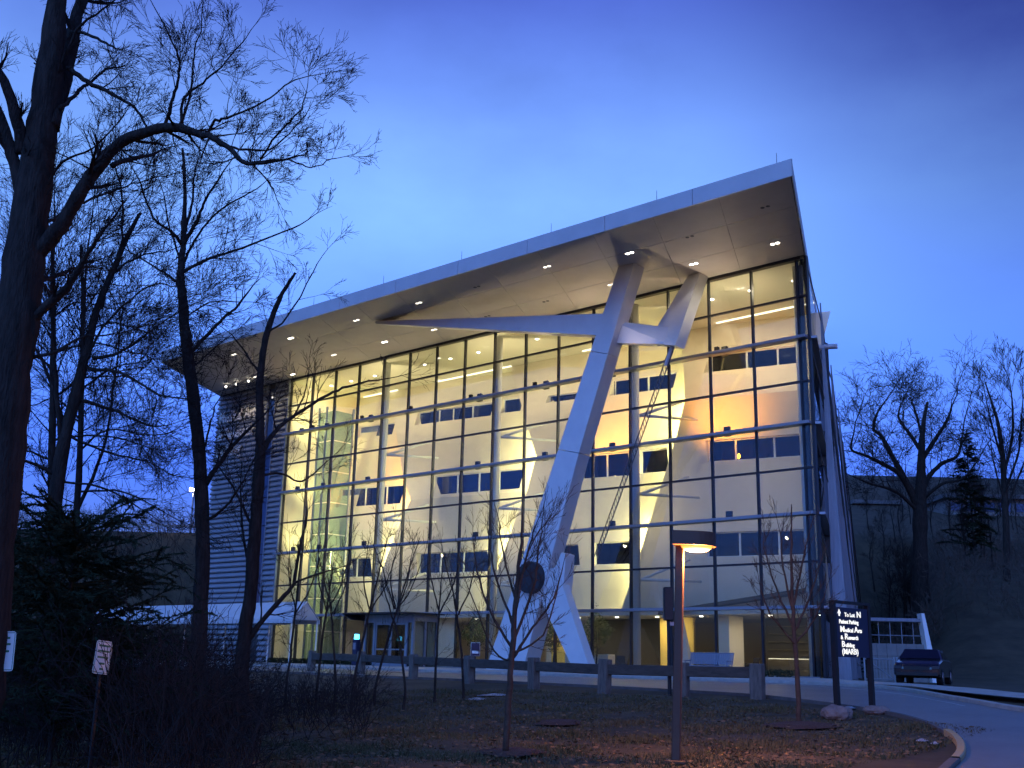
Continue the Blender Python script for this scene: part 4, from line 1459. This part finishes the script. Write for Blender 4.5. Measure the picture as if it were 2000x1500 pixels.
def traced_tree(name, label, d0, trunk, limbs, seed, dens, L, sp, material='bark', twig='twig', limb_jit=1.2, cat='tree', tdens=.0, base=None):
    """trunk and limbs: lists of (px, py, half width in px); limbs may add a depth drift"""
    R = random.Random(seed)
    b_ = at(trunk[0][0], trunk[0][1], d0)
    root = Vector((b_.x, b_.y, gz(b_.x, b_.y) - .05)) if base is None else base
    t = thing(name, label, cat, root)
    V, F = [], []

    def loc(px_, py_, d):
        return at(px_, py_, d) - root
    line = [loc(px_, py_, d0) for px_, py_, r in trunk]
    rads = [r * d0 / FPX for px_, py_, r in trunk]
    if base is not None or line[0].z > .3:
        line.insert(0, Vector((line[0].x * .7, line[0].y, -.1)))
        rads.insert(0, rads[0] * 1.15)
    pts, rr = limb(V, F, R, line, rads, 12, .006)
    mb = MB()
    mb.v, mb.f = V, F
    part('trunk', mb, material, t, smooth=True)
    tv, tf = [], []
    if tdens:
        twigs_along(tv, tf, R, pts, rr, tdens, L, sp, .35, .25)
    for lb in limbs:
        drift = R.uniform(-limb_jit, limb_jit)
        n_ = len(lb)
        ln = [loc(px_, py_, d0 + drift * (i / max(n_ - 1, 1))) for i, (px_, py_, r) in enumerate(lb)]
        rd = [max(r * d0 / FPX, sp['rmin']) for px_, py_, r in lb]
        lv, lf = [], []
        lp, lr = limb(lv, lf, R, ln, rd, 7, .008)
        mb = MB()
        mb.v, mb.f = lv, lf
        part('limb', mb, material, t, smooth=True)
        twigs_along(tv, tf, R, lp, lr, dens, L, sp, .12, .4)
        grow(tv, tf, R, lp[-1], lp[-1] - lp[-2], L, lr[-1], 1, sp)
    mb = MB()
    mb.v, mb.f = tv, tf
    part('crown', mb, twig, t)
    return t


SP_BIG = dict(kids=(0, 5, 4, 2), wander=.10, lift=.035, spread=(18, 45), rmin=.0024)
traced_tree('oak_tree', 'massive dark bare tree at the left edge with a long arching limb', 13.0,
            [(-75, 1400, 60), (-40, 1150, 54), (-10, 950, 50), (13, 760, 46), (36, 600, 42), (55, 450, 38), (75, 300, 33), (95, 150, 28), (112, 0, 21), (120, -140, 16)],
            [[(70, 495, 20), (121, 439, 15), (163, 369, 14), (201, 313, 13), (247, 271, 11.5), (322, 250, 10), (355, 252, 9), (406, 266, 6.5), (448, 289, 5.5), (476, 317, 4.5), (518, 317, 3.5)],
             [(219, 322, 6.5), (261, 310, 5), (300, 301, 3.5)],
             [(322, 244, 4.5), (335, 200, 3.5), (350, 150, 3), (345, 100, 2.2), (312, 30, 1.4)],
             [(355, 246, 4), (359, 191, 3), (397, 163, 2.4), (440, 120, 1.8), (480, 75, 1.2)],
             [(352, 248, 3), (372, 180, 2.4), (378, 110, 1.8), (395, 50, 1.2)],
             [(406, 260, 3.5), (418, 238, 3), (448, 229, 2.6), (513, 201, 1.8), (579, 154, 1.2)],
             [(509, 310, 2.5), (540, 265, 2.2), (583, 219, 1.6), (600, 180, 1)],
             [(500, 318, 2.5), (560, 312, 1.8), (607, 327, 1.4), (655, 308, 1)],
             [(490, 318, 2), (515, 345, 1.6), (537, 373, 1.1)],
             [(430, 285, 3), (480, 292, 2.5), (530, 290, 1.8), (570, 255, 1.2)],
             [(44, 300, 14), (32, 224, 12), (0, 145, 10), (-40, 80, 8)],
             [(47, 390, 15), (28, 317, 13), (0, 229, 12), (-40, 120, 8)],
             [(98, 250, 20), (125, 150, 18), (140, 80, 16), (158, 10, 14), (185, -60, 10)],
             [(131, 131, 6), (173, 161, 5), (215, 182, 4), (261, 210, 3), (289, 252, 2)],
             [(117, 215, 5), (150, 180, 4), (173, 161, 3.6), (212, 133, 3)],
             [(140, 60, 4), (190, 75, 3), (225, 95, 2)],
             [(47, 639, 11), (131, 560, 8), (168, 499, 5), (197, 455, 3)],
             [(65, 551, 6), (105, 540, 4.5), (145, 523, 3)],
             [(85, 440, 4), (150, 400, 3), (230, 370, 2), (290, 350, 1.4)],
             [(60, 470, 3.5), (110, 330, 3), (180, 290, 2), (240, 230, 1.4)],
             [(30, 700, 5), (100, 690, 3.5), (160, 660, 2.4), (210, 655, 1.6)],
             [(90, 200, 4), (150, 60, 3), (200, 20, 2), (250, -30, 1.4)]],
            21, 4.4, .58, SP_BIG, base=Vector((-9.9, 13.0, gz(-9.9, 13.0))))
SP_MID = dict(kids=(0, 5, 4, 2), wander=.08, lift=.03, spread=(18, 42), rmin=.0042)
traced_tree('slender_tree', 'tall slender bare tree crossing the left corner of the roof', 27.0,
            [(384, 1330, 17), (392, 1180, 14), (396, 1050, 13.5), (390, 900, 13), (378, 780, 12), (366, 690, 11.5), (358, 600, 10), (353, 540, 8), (358, 470, 6), (361, 380, 4), (357, 290, 2.5)],
            [[(357, 530, 4), (410, 505, 3), (490, 478, 2.2), (585, 440, 1.4)],
             [(355, 478, 4), (335, 452, 3.2), (300, 425, 2.4), (272, 350, 1.5)],
             [(358, 480, 4.5), (385, 430, 3.5), (402, 390, 2.6), (440, 330, 1.6)],
             [(360, 450, 3.5), (375, 400, 2.6), (380, 340, 2), (390, 300, 1.2)],
             [(356, 520, 3.5), (380, 470, 2.6), (430, 410, 2), (500, 370, 1.2)],
             [(402, 945, 6), (432, 900, 4.5), (462, 862, 3.4), (500, 825, 2)],
             [(372, 690, 4.5), (405, 655, 3.6), (438, 620, 3), (462, 601, 2.6)],
             [(350, 555, 3), (310, 525, 2.2), (265, 500, 1.4)],
             [(364, 620, 2), (410, 590, 1.6), (470, 590, 1)],
             [(374, 720, 2), (420, 680, 1.5), (442, 660, 1)],
             [(398, 880, 2.4), (410, 830, 1.8), (422, 790, 1.2)],
             [(396, 1020, 3.5), (440, 990, 2.5), (480, 930, 1.6)],
             [(354, 510, 2.4), (330, 440, 1.8), (320, 380, 1.2)]],
            31, 2.1, 1.05, SP_MID)
traced_tree('forked_tree', 'broken topped bare tree standing against the ribbed metal wall', 29.0,
            [(470, 1330, 15), (478, 1240, 13), (490, 1150, 12.5), (497, 1050, 12), (504, 950, 11.5), (508, 880, 10), (507, 800, 8), (510, 720, 7), (522, 650, 6), (545, 585, 4.5), (577, 532, 2.6)],
            [[(508, 890, 7), (540, 840, 4.5), (575, 812, 3.6), (640, 772, 2.8), (690, 752, 2.2), (760, 738, 1.3)],
             [(484, 1250, 6), (540, 1180, 4.5), (573, 1140, 3.6), (583, 1080, 2.6), (598, 1020, 1.8)],
             [(500, 930, 3), (550, 925, 2.2), (590, 940, 1.8), (640, 900, 1.2)],
             [(575, 812, 2), (590, 780, 1.6), (600, 750, 1)],
             [(520, 650, 2.5), (560, 620, 1.8), (620, 515, 1)],
             [(508, 730, 2.5), (480, 690, 1.8), (450, 650, 1.2)],
             [(498, 1040, 3), (460, 960, 2.4), (440, 930, 1.6)],
             [(573, 1140, 2.4), (610, 1125, 1.8), (660, 1110, 1)],
             [(490, 1130, 3), (475, 1040, 2.4), (470, 950, 1.6)]],
            41, 1.6, 1.0, dict(SP_MID, kids=(0, 4, 3, 2)))
traced_tree('leaning_tree', 'dark bare tree leaning right with many fine branches behind the massive tree', 20.0,
            [(85, 1330, 17), (95, 1100, 15), (118, 900, 13), (145, 780, 11), (168, 690, 9), (185, 620, 8), (215, 540, 6.5), (250, 460, 5), (275, 415, 3)],
            [[(180, 700, 4), (230, 690, 3), (290, 650, 2), (330, 620, 1.2)],
             [(170, 720, 4), (240, 730, 3), (310, 770, 2), (370, 780, 1)],
             [(150, 780, 4), (220, 800, 3), (290, 830, 2), (330, 830, 1)],
             [(160, 700, 4), (165, 600, 3), (170, 500, 2), (180, 420, 1.2)],
             [(120, 880, 5), (105, 700, 4), (100, 560, 3), (105, 440, 1.6)],
             [(110, 930, 4), (50, 900, 3), (0, 910, 2)],
             [(130, 840, 4), (80, 700, 3), (40, 650, 2)],
             [(215, 540, 3), (270, 500, 2), (330, 490, 1.2)],
             [(235, 500, 3), (240, 400, 2), (225, 320, 1.2)],
             [(160, 735, 3), (200, 640, 2.4), (290, 560, 1.6), (340, 560, 1)],
             [(130, 850, 3), (200, 880, 2.4), (280, 900, 1.6), (340, 930, 1)]],
            51, 4.6, 1.35, dict(SP_MID, rmin=.0036))

traced_tree('thicket_tree', 'straight thin bare tree with level branches beside the massive tree', 23.0,
            [(100, 1330, 9), (101, 1050, 8), (102, 850, 7), (104, 650, 5.5), (103, 520, 4), (107, 410, 2)],
            [[(102, 900, 2.6), (50, 880, 2), (0, 890, 1.2)], [(102, 860, 2.6), (170, 850, 2), (250, 860, 1.4), (300, 880, 1)], [(103, 780, 2.6), (160, 740, 2), (230, 735, 1.2)],
             [(103, 720, 2.4), (60, 690, 1.8), (20, 700, 1)], [(103, 690, 2.4), (180, 670, 1.8), (260, 690, 1)], [(103, 620, 2.2), (150, 590, 1.6), (200, 600, 1)],
             [(102, 940, 2.6), (190, 950, 2), (270, 990, 1.2)], [(103, 580, 2), (70, 540, 1.4), (50, 500, 1)]],
            53, 3.4, 1.3, dict(SP_MID, rmin=.004), tdens=2.0)
traced_tree('thicket_tree', 'thin bare tree with two stems right of the leaning tree', 25.0,
            [(140, 1330, 8), (146, 1100, 7), (155, 900, 6), (160, 740, 5), (162, 600, 4), (158, 480, 2.4)],
            [[(150, 1000, 4), (200, 880, 3), (225, 740, 2.2), (235, 640, 1.2)], [(156, 880, 2.4), (210, 840, 1.8), (290, 850, 1.2)], [(160, 760, 2.4), (220, 720, 1.8), (310, 700, 1)],
             [(161, 660, 2.2), (210, 630, 1.6), (290, 650, 1)], [(152, 960, 2.4), (240, 960, 1.8), (320, 1000, 1)], [(158, 820, 2.2), (110, 780, 1.6), (70, 790, 1)],
             [(161, 620, 2), (200, 560, 1.5), (250, 560, 1)]],
            54, 3.2, 1.4, dict(SP_MID, rmin=.0042), tdens=2.0)

# young trees in the grass
SP_YOUNG = dict(kids=(0, 4, 2), wander=.06, lift=.09, spread=(16, 36), rmin=.003)
traced_tree('young_tree', 'young bare tree with upswept branches in front of the leaning strut', 19.8,
            [(988, 1470, 6.5), (992, 1380, 6), (1000, 1280, 6), (1005, 1200, 5), (1012, 1120, 3.6), (1018, 1060, 2.6), (1020, 1000, 1.4)],
            [[(1003, 1270, 3), (960, 1200, 2.4), (935, 1130, 1.8), (925, 1060, 1)],
             [(1003, 1285, 3), (1040, 1225, 2.4), (1075, 1180, 1.8), (1100, 1110, 1)],
             [(1004, 1250, 3), (1040, 1150, 2.4), (1050, 1080, 1.6), (1060, 1020, 1)],
             [(1005, 1230, 3), (970, 1130, 2), (955, 1060, 1.4)],
             [(1006, 1200, 3), (1025, 1100, 2), (1045, 1030, 1.2)],
             [(1008, 1180, 2.4), (985, 1090, 1.8), (975, 1020, 1)],
             [(1000, 1290, 2.4), (965, 1270, 1.8), (915, 1150, 1)],
             [(1002, 1275, 2.4), (1060, 1240, 1.8), (1090, 1150, 1)],
             [(1010, 1150, 2), (1040, 1060, 1.4), (1075, 1010, .8)]],
            61, 6.0, .55, SP_YOUNG, 'bark_red', 'bark_red', .5)
traced_tree('young_tree', 'young bare tree in front of the right end of the glass beside the direction sign', 25.0,
            [(1560, 1418, 5), (1558, 1340, 4.6), (1552, 1250, 4.2), (1548, 1180, 3.6), (1546, 1110, 2.6), (1545, 1040, 1.8), (1546, 985, 1)],
            [[(1553, 1230, 2.6), (1520, 1160, 2), (1500, 1100, 1.4), (1490, 1060, .9)],
             [(1553, 1230, 2.6), (1580, 1170, 2), (1600, 1110, 1.2)],
             [(1550, 1200, 2.4), (1530, 1110, 1.8), (1525, 1040, 1)],
             [(1549, 1190, 2.4), (1565, 1110, 1.8), (1575, 1060, 1)],
             [(1555, 1260, 2.2), (1505, 1200, 1.6), (1485, 1150, .9)],
             [(1555, 1255, 2.2), (1590, 1210, 1.6), (1612, 1160, .9)]],
            62, 5.0, .6, dict(SP_YOUNG, rmin=.004), 'bark_red', 'bark_red', .5)
# saplings rising from the brush before the entrance
for i, (px_, tx, ty, d_, lab) in enumerate(((690, 760, 1040, 30.0, 'thin sapling leaning right in front of the entrance door'), (620, 655, 1080, 31.0, 'thin sapling rising from the brush left of the entrance'),
                                            (735, 820, 1050, 31.5, 'tallest thin sapling leaning right over the entrance roof'), (850, 865, 1090, 33.0, 'lone thin sapling right of the entrance'),
                                            (560, 600, 990, 30.5, 'thin upright sapling at the left corner of the glass'), (655, 640, 1120, 29.0, 'short thin sapling before the end of the white canopy'),
                                            (905, 880, 1120, 34.0, 'small twiggy sapling by the blue notice sign'), (790, 745, 1130, 30.0, 'thin sapling leaning left across the entrance door'))):
    my = (1300 + ty) / 2
    traced_tree('sapling', lab, d_, [(px_, 1335, 2.4), (px_ + (tx - px_) * .3, 1240, 2.1), (px_ + (tx - px_) * .6, my - 20, 1.5), (tx, ty, .7)],
                [[(px_ + (tx - px_) * .4, 1200, 1.6), (px_ + (tx - px_) * .5 + 25, 1150, 1.2), (px_ + (tx - px_) * .6 + 40, 1090, .8)],
                 [(px_ + (tx - px_) * .45, 1190, 1.6), (px_ + (tx - px_) * .5 - 15, 1130, 1.2), (px_ + (tx - px_) * .7 - 22, 1080, .8)]],
                70 + i, 2.2, .7, dict(kids=(0, 3, 2), wander=.07, lift=.08, spread=(15, 40), rmin=.0042), 'bark', 'twig', .4, tdens=2.4)

# trees on the right hillside
SP_OAK = dict(kids=(0, 5, 4, 3), wander=.18, lift=.02, spread=(25, 60), rmin=.013)
traced_tree('hill_oak', 'broad spreading bare oak on the hillside right of the building', 88.0,
            [(1797, 1140, 16), (1797, 1060, 14), (1797, 990, 13), (1799, 930, 9), (1800, 880, 7), (1803, 830, 4.5), (1812, 785, 2)],
            [[(1795, 985, 9), (1770, 940, 6), (1745, 895, 5), (1720, 850, 4), (1706, 838, 3.4), (1712, 810, 2.4), (1728, 785, 1.4)],
             [(1792, 990, 8), (1760, 930, 5), (1722, 905, 4), (1690, 890, 3), (1663, 878, 2.4), (1667, 850, 1.4)],
             [(1800, 960, 7), (1815, 930, 5), (1840, 905, 4), (1870, 890, 3), (1880, 850, 1.6)],
             [(1800, 900, 5), (1825, 860, 4), (1850, 820, 3), (1860, 790, 1.4)],
             [(1799, 880, 4.5), (1775, 845, 3.4), (1755, 815, 2.4), (1760, 790, 1.2)],
             [(1802, 975, 4), (1840, 945, 3), (1880, 935, 2), (1910, 900, 1)],
             [(1800, 850, 3), (1790, 810, 2), (1780, 780, 1)],
             [(1794, 1000, 4), (1750, 960, 3), (1700, 945, 2), (1665, 930, 1)]],
            81, 1.0, 4.4, SP_OAK, limb_jit=3.5)
traced_tree('hill_poplar', 'tall upright bare tree at the right edge of the picture on the hillside', 84.0,
            [(1966, 1160, 7), (1966, 1060, 6.5), (1962, 960, 6), (1958, 890, 5), (1950, 830, 3.4), (1935, 780, 2), (1924, 745, 1)],
            [[(1960, 930, 3), (1976, 860, 2.6), (1978, 800, 2), (1974, 760, 1)], [(1958, 900, 2.4), (1940, 840, 2), (1930, 800, 1.2)],
             [(1962, 960, 2.6), (1990, 880, 2), (1996, 800, 1.2)], [(1964, 1000, 2.4), (1990, 930, 1.8), (2010, 880, 1)], [(1962, 980, 2.2), (1945, 920, 1.6), (1936, 880, 1)]],
            82, .6, 3.0, dict(SP_OAK, lift=.12, wander=.12, spread=(18, 40), kids=(0, 6, 4, 3)), limb_jit=2)


def conifer(name, label, loc, h, r, seed, boughs, needle=.16, droop=-.10, z0=.12, rad=.12, dens=1.0, z1=1.0):
    R = random.Random(seed)
    t = thing(name, label, 'tree', loc)
    part('trunk', MB().tube([(0, 0, -.2), (0, 0, h * z1 * .5), (0, 0, h * z1)], [rad, rad * .6, .02], 7), 'bark', t)
    mb = MB()
    for i in range(boughs):
        f = z0 + (z1 - z0) * (i / boughs)
        z = h * f
        L = r * (1 - f if z1 > .9 else 1 - (f / z1) ** 3 * .6) ** .8 * R.uniform(.35, 1.2) + .15
        th = R.uniform(0, 2 * math.pi)
        d = Vector((math.cos(th), math.sin(th), R.uniform(-.15, .75)))
        pts = [Vector((0, 0, z))]
        n = 5
        for j in range(n):
            d = (d + Vector((0, 0, droop)) + Vector((R.gauss(0, .08), R.gauss(0, .08), R.gauss(0, .05)))).normalized()
            pts.append(pts[-1] + d * L / n)
        tube(mb.v, mb.f, pts, [.02 * (1 - j / (n + 1)) + .004 for j in range(n + 1)], 3)
        rows_ = [(pts, 1.0)]
        if z1 < .9:
            for q_ in range(7):
                u_ = R.uniform(.2, .95) * n
                k_ = min(int(u_), n - 1)
                c = pts[k_].lerp(pts[k_ + 1], u_ - k_)
                dr = (pts[k_ + 1] - pts[k_]).normalized()
                sd2 = dr.cross(Vector((0, 0, 1))).normalized() * R.choice((-1, 1))
                d2 = (dr * .8 + sd2 * R.uniform(.4, 1.0) + Vector((0, 0, R.gauss(0, .25)))).normalized()
                l2 = L * R.uniform(.15, .4)
                p2 = [c, c + d2 * l2 * .5, c + (d2 + Vector((0, 0, -.2))) * l2]
                tube(mb.v, mb.f, p2, [.006, .004, .002], 3)
                rows_.append((p2, l2 / L))
        for rp, fr_ in rows_:
            m_ = len(rp) - 1
            for j in range(int(26 * L * dens * fr_)):
                u_ = R.uniform(.1, 1) * m_
                k_ = min(int(u_), m_ - 1)
                c = rp[k_].lerp(rp[k_ + 1], u_ - k_)
                dr = (rp[k_ + 1] - rp[k_]).normalized()
                a = (dr + Vector((R.gauss(0, .6), R.gauss(0, .6), R.gauss(-.1, .35)))).normalized() * needle * R.uniform(.6, 1.5)
                b_ = a.cross(Vector((R.gauss(0, 1), R.gauss(0, 1), R.gauss(0, 1)))).normalized() * needle * .16
                mb.add([c - b_, c + b_, c + a], [(0, 1, 2)])
    part('crown', mb, 'needles', t)


p = at(1905, 1090, 92)
conifer('spruce_tree', 'narrow dark conifer on the hillside between the oak and the tall tree', (p.x, p.y, gz(p.x, p.y)), (at(1903, 838, 92).z - gz(p.x, p.y)), 2.9, 91, 130, .40)
p = at(1700, 1140, 84)
conifer('small_conifer', 'small dark round conifer on the hillside beside the building', (p.x, p.y, gz(p.x, p.y) - .4), 4.6, 1.6, 92, 90, .30, z0=.02)
p = at(120, 1290, 17)
conifer('hemlock_tree', 'wide dark hemlock with drooping boughs at the left', (p.x, p.y, gz(p.x, p.y)), 7.5, 1.75, 93, 210, .065, -.01, .06, .05, 5.0, .47)
p = at(-30, 1290, 22)
conifer('hemlock_tree', 'dark hemlock behind the massive tree at the left edge', (p.x, p.y, gz(p.x, p.y)), 8.5, 2.2, 94, 190, .075, -.01, .05, .06, 4.0, .42)

for (pa, pb, py0, py1, d_, lab) in ((1850, 2040, 962, 990, 150, 'long low dark building on the hilltop behind the oak'), (1672, 1752, 972, 1000, 165, 'short low dark building on the hilltop next to the masts')):
    a_, b_ = at(pa, py1, d_), at(pb, py0, d_)
    lb = thing('low_building', lab, 'building', (a_.x, d_, gz(a_.x, d_)))
    h0 = a_.z - gz(a_.x, d_)
    wl_ = b_.x - a_.x
    part('wall', MB().box(0, wl_, 0, 8, -2, h0 + 1.2), 'block_wall', lb)
    part('roof', MB().box(-.6, wl_ + .6, -.8, 8.8, h0 + 1.22, h0 + 1.8), 'roof_top', lb)
    for q_ in range(int(wl_ / 2.2)):
        part('window', MB().box(.5 + q_ * 2.2, 2.2 + q_ * 2.2, -.06, -.01, h0 - .5, h0 + .7), 'inner_glass', lb)

# slim trees of the wood on the right slope and on the left bank
R = random.Random(100)
protos = []
for k_ in range(5):
    root = thing('wood_tree', 'slim bare tree in the dark wood on the hillside', 'tree', (0, 0, 0), 0, 'slim bare trees of the wood')
    V, F = [], []
    h = R.uniform(8, 12)
    pts = [Vector((0, 0, -.3)), Vector((R.gauss(0, .2), R.gauss(0, .2), h * .35)), Vector((R.gauss(0, .4), R.gauss(0, .4), h * .7)), Vector((R.gauss(0, .6), R.gauss(0, .6), h))]
    mb = MB()
    lp, lr = limb(mb.v, mb.f, R, pts, [.14, .11, .07, .02], 6)
    part('trunk', mb, 'bark', root)
    mb = MB()
    twigs_along(mb.v, mb.f, R, lp, lr, 2.2, h * .28, dict(kids=(0, 5, 4), wander=.14, lift=.10, spread=(20, 50), rmin=.009), .3, .35)
    part('crown', mb, 'twig', root)
    protos.append(root)
spots = []
for i in range(46):
    y = R.uniform(90, 150)
    x = y * R.uniform(.325, .50)
    spots.append((x, y, 0))
for i in range(26):
    y = R.uniform(96, 125)
    x = -y * R.uniform(.27, .50)
    spots.append((x, y, 1))
for i, (x, y, left) in enumerate(spots):
    o = protos[i] if i < 5 else copy_tree(protos[i % 5])
    o.location = (x, y, gz(x, y))
    o.rotation_euler = (0, 0, R.uniform(0, 6.28))
    sc_ = R.uniform(.55, 1.0) * (.45 if left else .8)
    o.scale = (sc_, sc_, sc_)
    if left:
        o['label'] = 'slim bare tree on the dark bank behind the left trees'
        o['group'] = 'slim bare trees of the bank'

# brush and undergrowth: masses of thin stems
R = random.Random(200)
mb = MB()
spb = dict(kids=(3, 3), wander=.16, lift=.02, spread=(20, 60), rmin=.004)
for i in range(1500):
    px_ = R.uniform(-60, 720) if i % 4 else R.uniform(-60, 420)
    d_ = R.uniform(13, 34)
    q = at(px_, 1300, d_)
    if px_ > 520 and d_ < 22 or px_ < 260 and d_ < 15.6:
        continue
    p = Vector((q.x, q.y, gz(q.x, q.y) - .05))
    L = R.uniform(.6, 1.7) * (1.15 if px_ < 450 else .7)
    grow(mb.v, mb.f, R, p, Vector((R.gauss(0, .35), R.gauss(0, .35), 1)), L, .009 + .004 * R.random(), 0, spb)
tag(part('undergrowth', mb, 'twig', None), 'tangle of dark leafless brush at the lower left', 'brush', kind='stuff')
mb = MB()
for i in range(900):
    y = R.uniform(72, 118)
    x = y * R.uniform(.33, .52)
    p = Vector((x, y, gz(x, y) - .1))
    grow(mb.v, mb.f, R, p, Vector((R.gauss(0, .4), R.gauss(0, .4), 1)), R.uniform(.8, 2.4), .02, 0, dict(kids=(3, 2), wander=.16, lift=.02, spread=(20, 60), rmin=.012))
for i in range(1100):
    y = R.uniform(84, 112)
    x = -y * R.uniform(.25, .52)
    p = Vector((x, y, gz(x, y) - .1))
    grow(mb.v, mb.f, R, p, Vector((R.gauss(0, .4), R.gauss(0, .4), 1)), R.uniform(.8, 2.6), .02, 0, dict(kids=(3, 2), wander=.16, lift=.02, spread=(20, 60), rmin=.012))
tag(part('hillside_brush', mb, 'brush', None), 'low leafless brush covering the slopes', 'brush', kind='stuff')

# grass blades near the camera
mb = MB()
nb = 0
while nb < 90000:
    d_ = 11 + 27 * R.random() ** 1.3
    x = d_ * R.uniform(-.55, .50)
    y = d_
    s, o = so_of(x, y)
    if o < 21.5 + max(0, -8 - s) * .55 or s < -16.2:
        continue
    cl = math.sin(x * 1.7 + .6 * math.sin(y * 2.3)) * math.sin(y * 1.9 + .8 * math.sin(x * 1.1))
    if R.random() > .62 + .45 * cl:
        continue
    z = gz(x, y) - .03
    h = R.uniform(.035, .10) * (1 + .5 * cl)
    a = R.uniform(0, 6.28)
    w_ = .006 + d_ * .00028
    lx, ly = R.gauss(0, .045), R.gauss(0, .045)
    mb.add([(x - w_ * math.cos(a), y - w_ * math.sin(a), z), (x + w_ * math.cos(a), y + w_ * math.sin(a), z), (x + lx, y + ly, z + h)], [(0, 1, 2)])
    nb += 1
tag(part('grass', mb, 'grass', None), 'short dull winter grass of the foreground lawn', 'grass', kind='stuff')

# fallen leaves on the lawn
mb = MB()
nb = 0
while nb < 7000:
    d_ = 12 + 24 * R.random() ** 1.2
    x = d_ * R.uniform(-.5, .5)
    s, o = so_of(x, d_)
    if o < 21.5 + max(0, -8 - s) * .55 or s < -16.2:
        continue
    z = gz(x, d_) + R.uniform(.0, .05)
    a = R.uniform(0, 6.28)
    r_ = R.uniform(.03, .07)
    ca, sa_ = math.cos(a) * r_, math.sin(a) * r_
    t1, t2 = R.uniform(-.02, .03), R.uniform(-.02, .03)
    mb.add([(x - ca, d_ - sa_, z), (x - sa_ * .5, d_ + ca * .5, z + t1), (x + ca, d_ + sa_, z + .01), (x + sa_ * .5, d_ - ca * .5, z + t2)], [(0, 1, 2, 3)])
    nb += 1
tag(part('leaf_litter', mb, 'dead_leaf', None), 'scattered dead brown leaves on the lawn', 'leaves', kind='stuff')
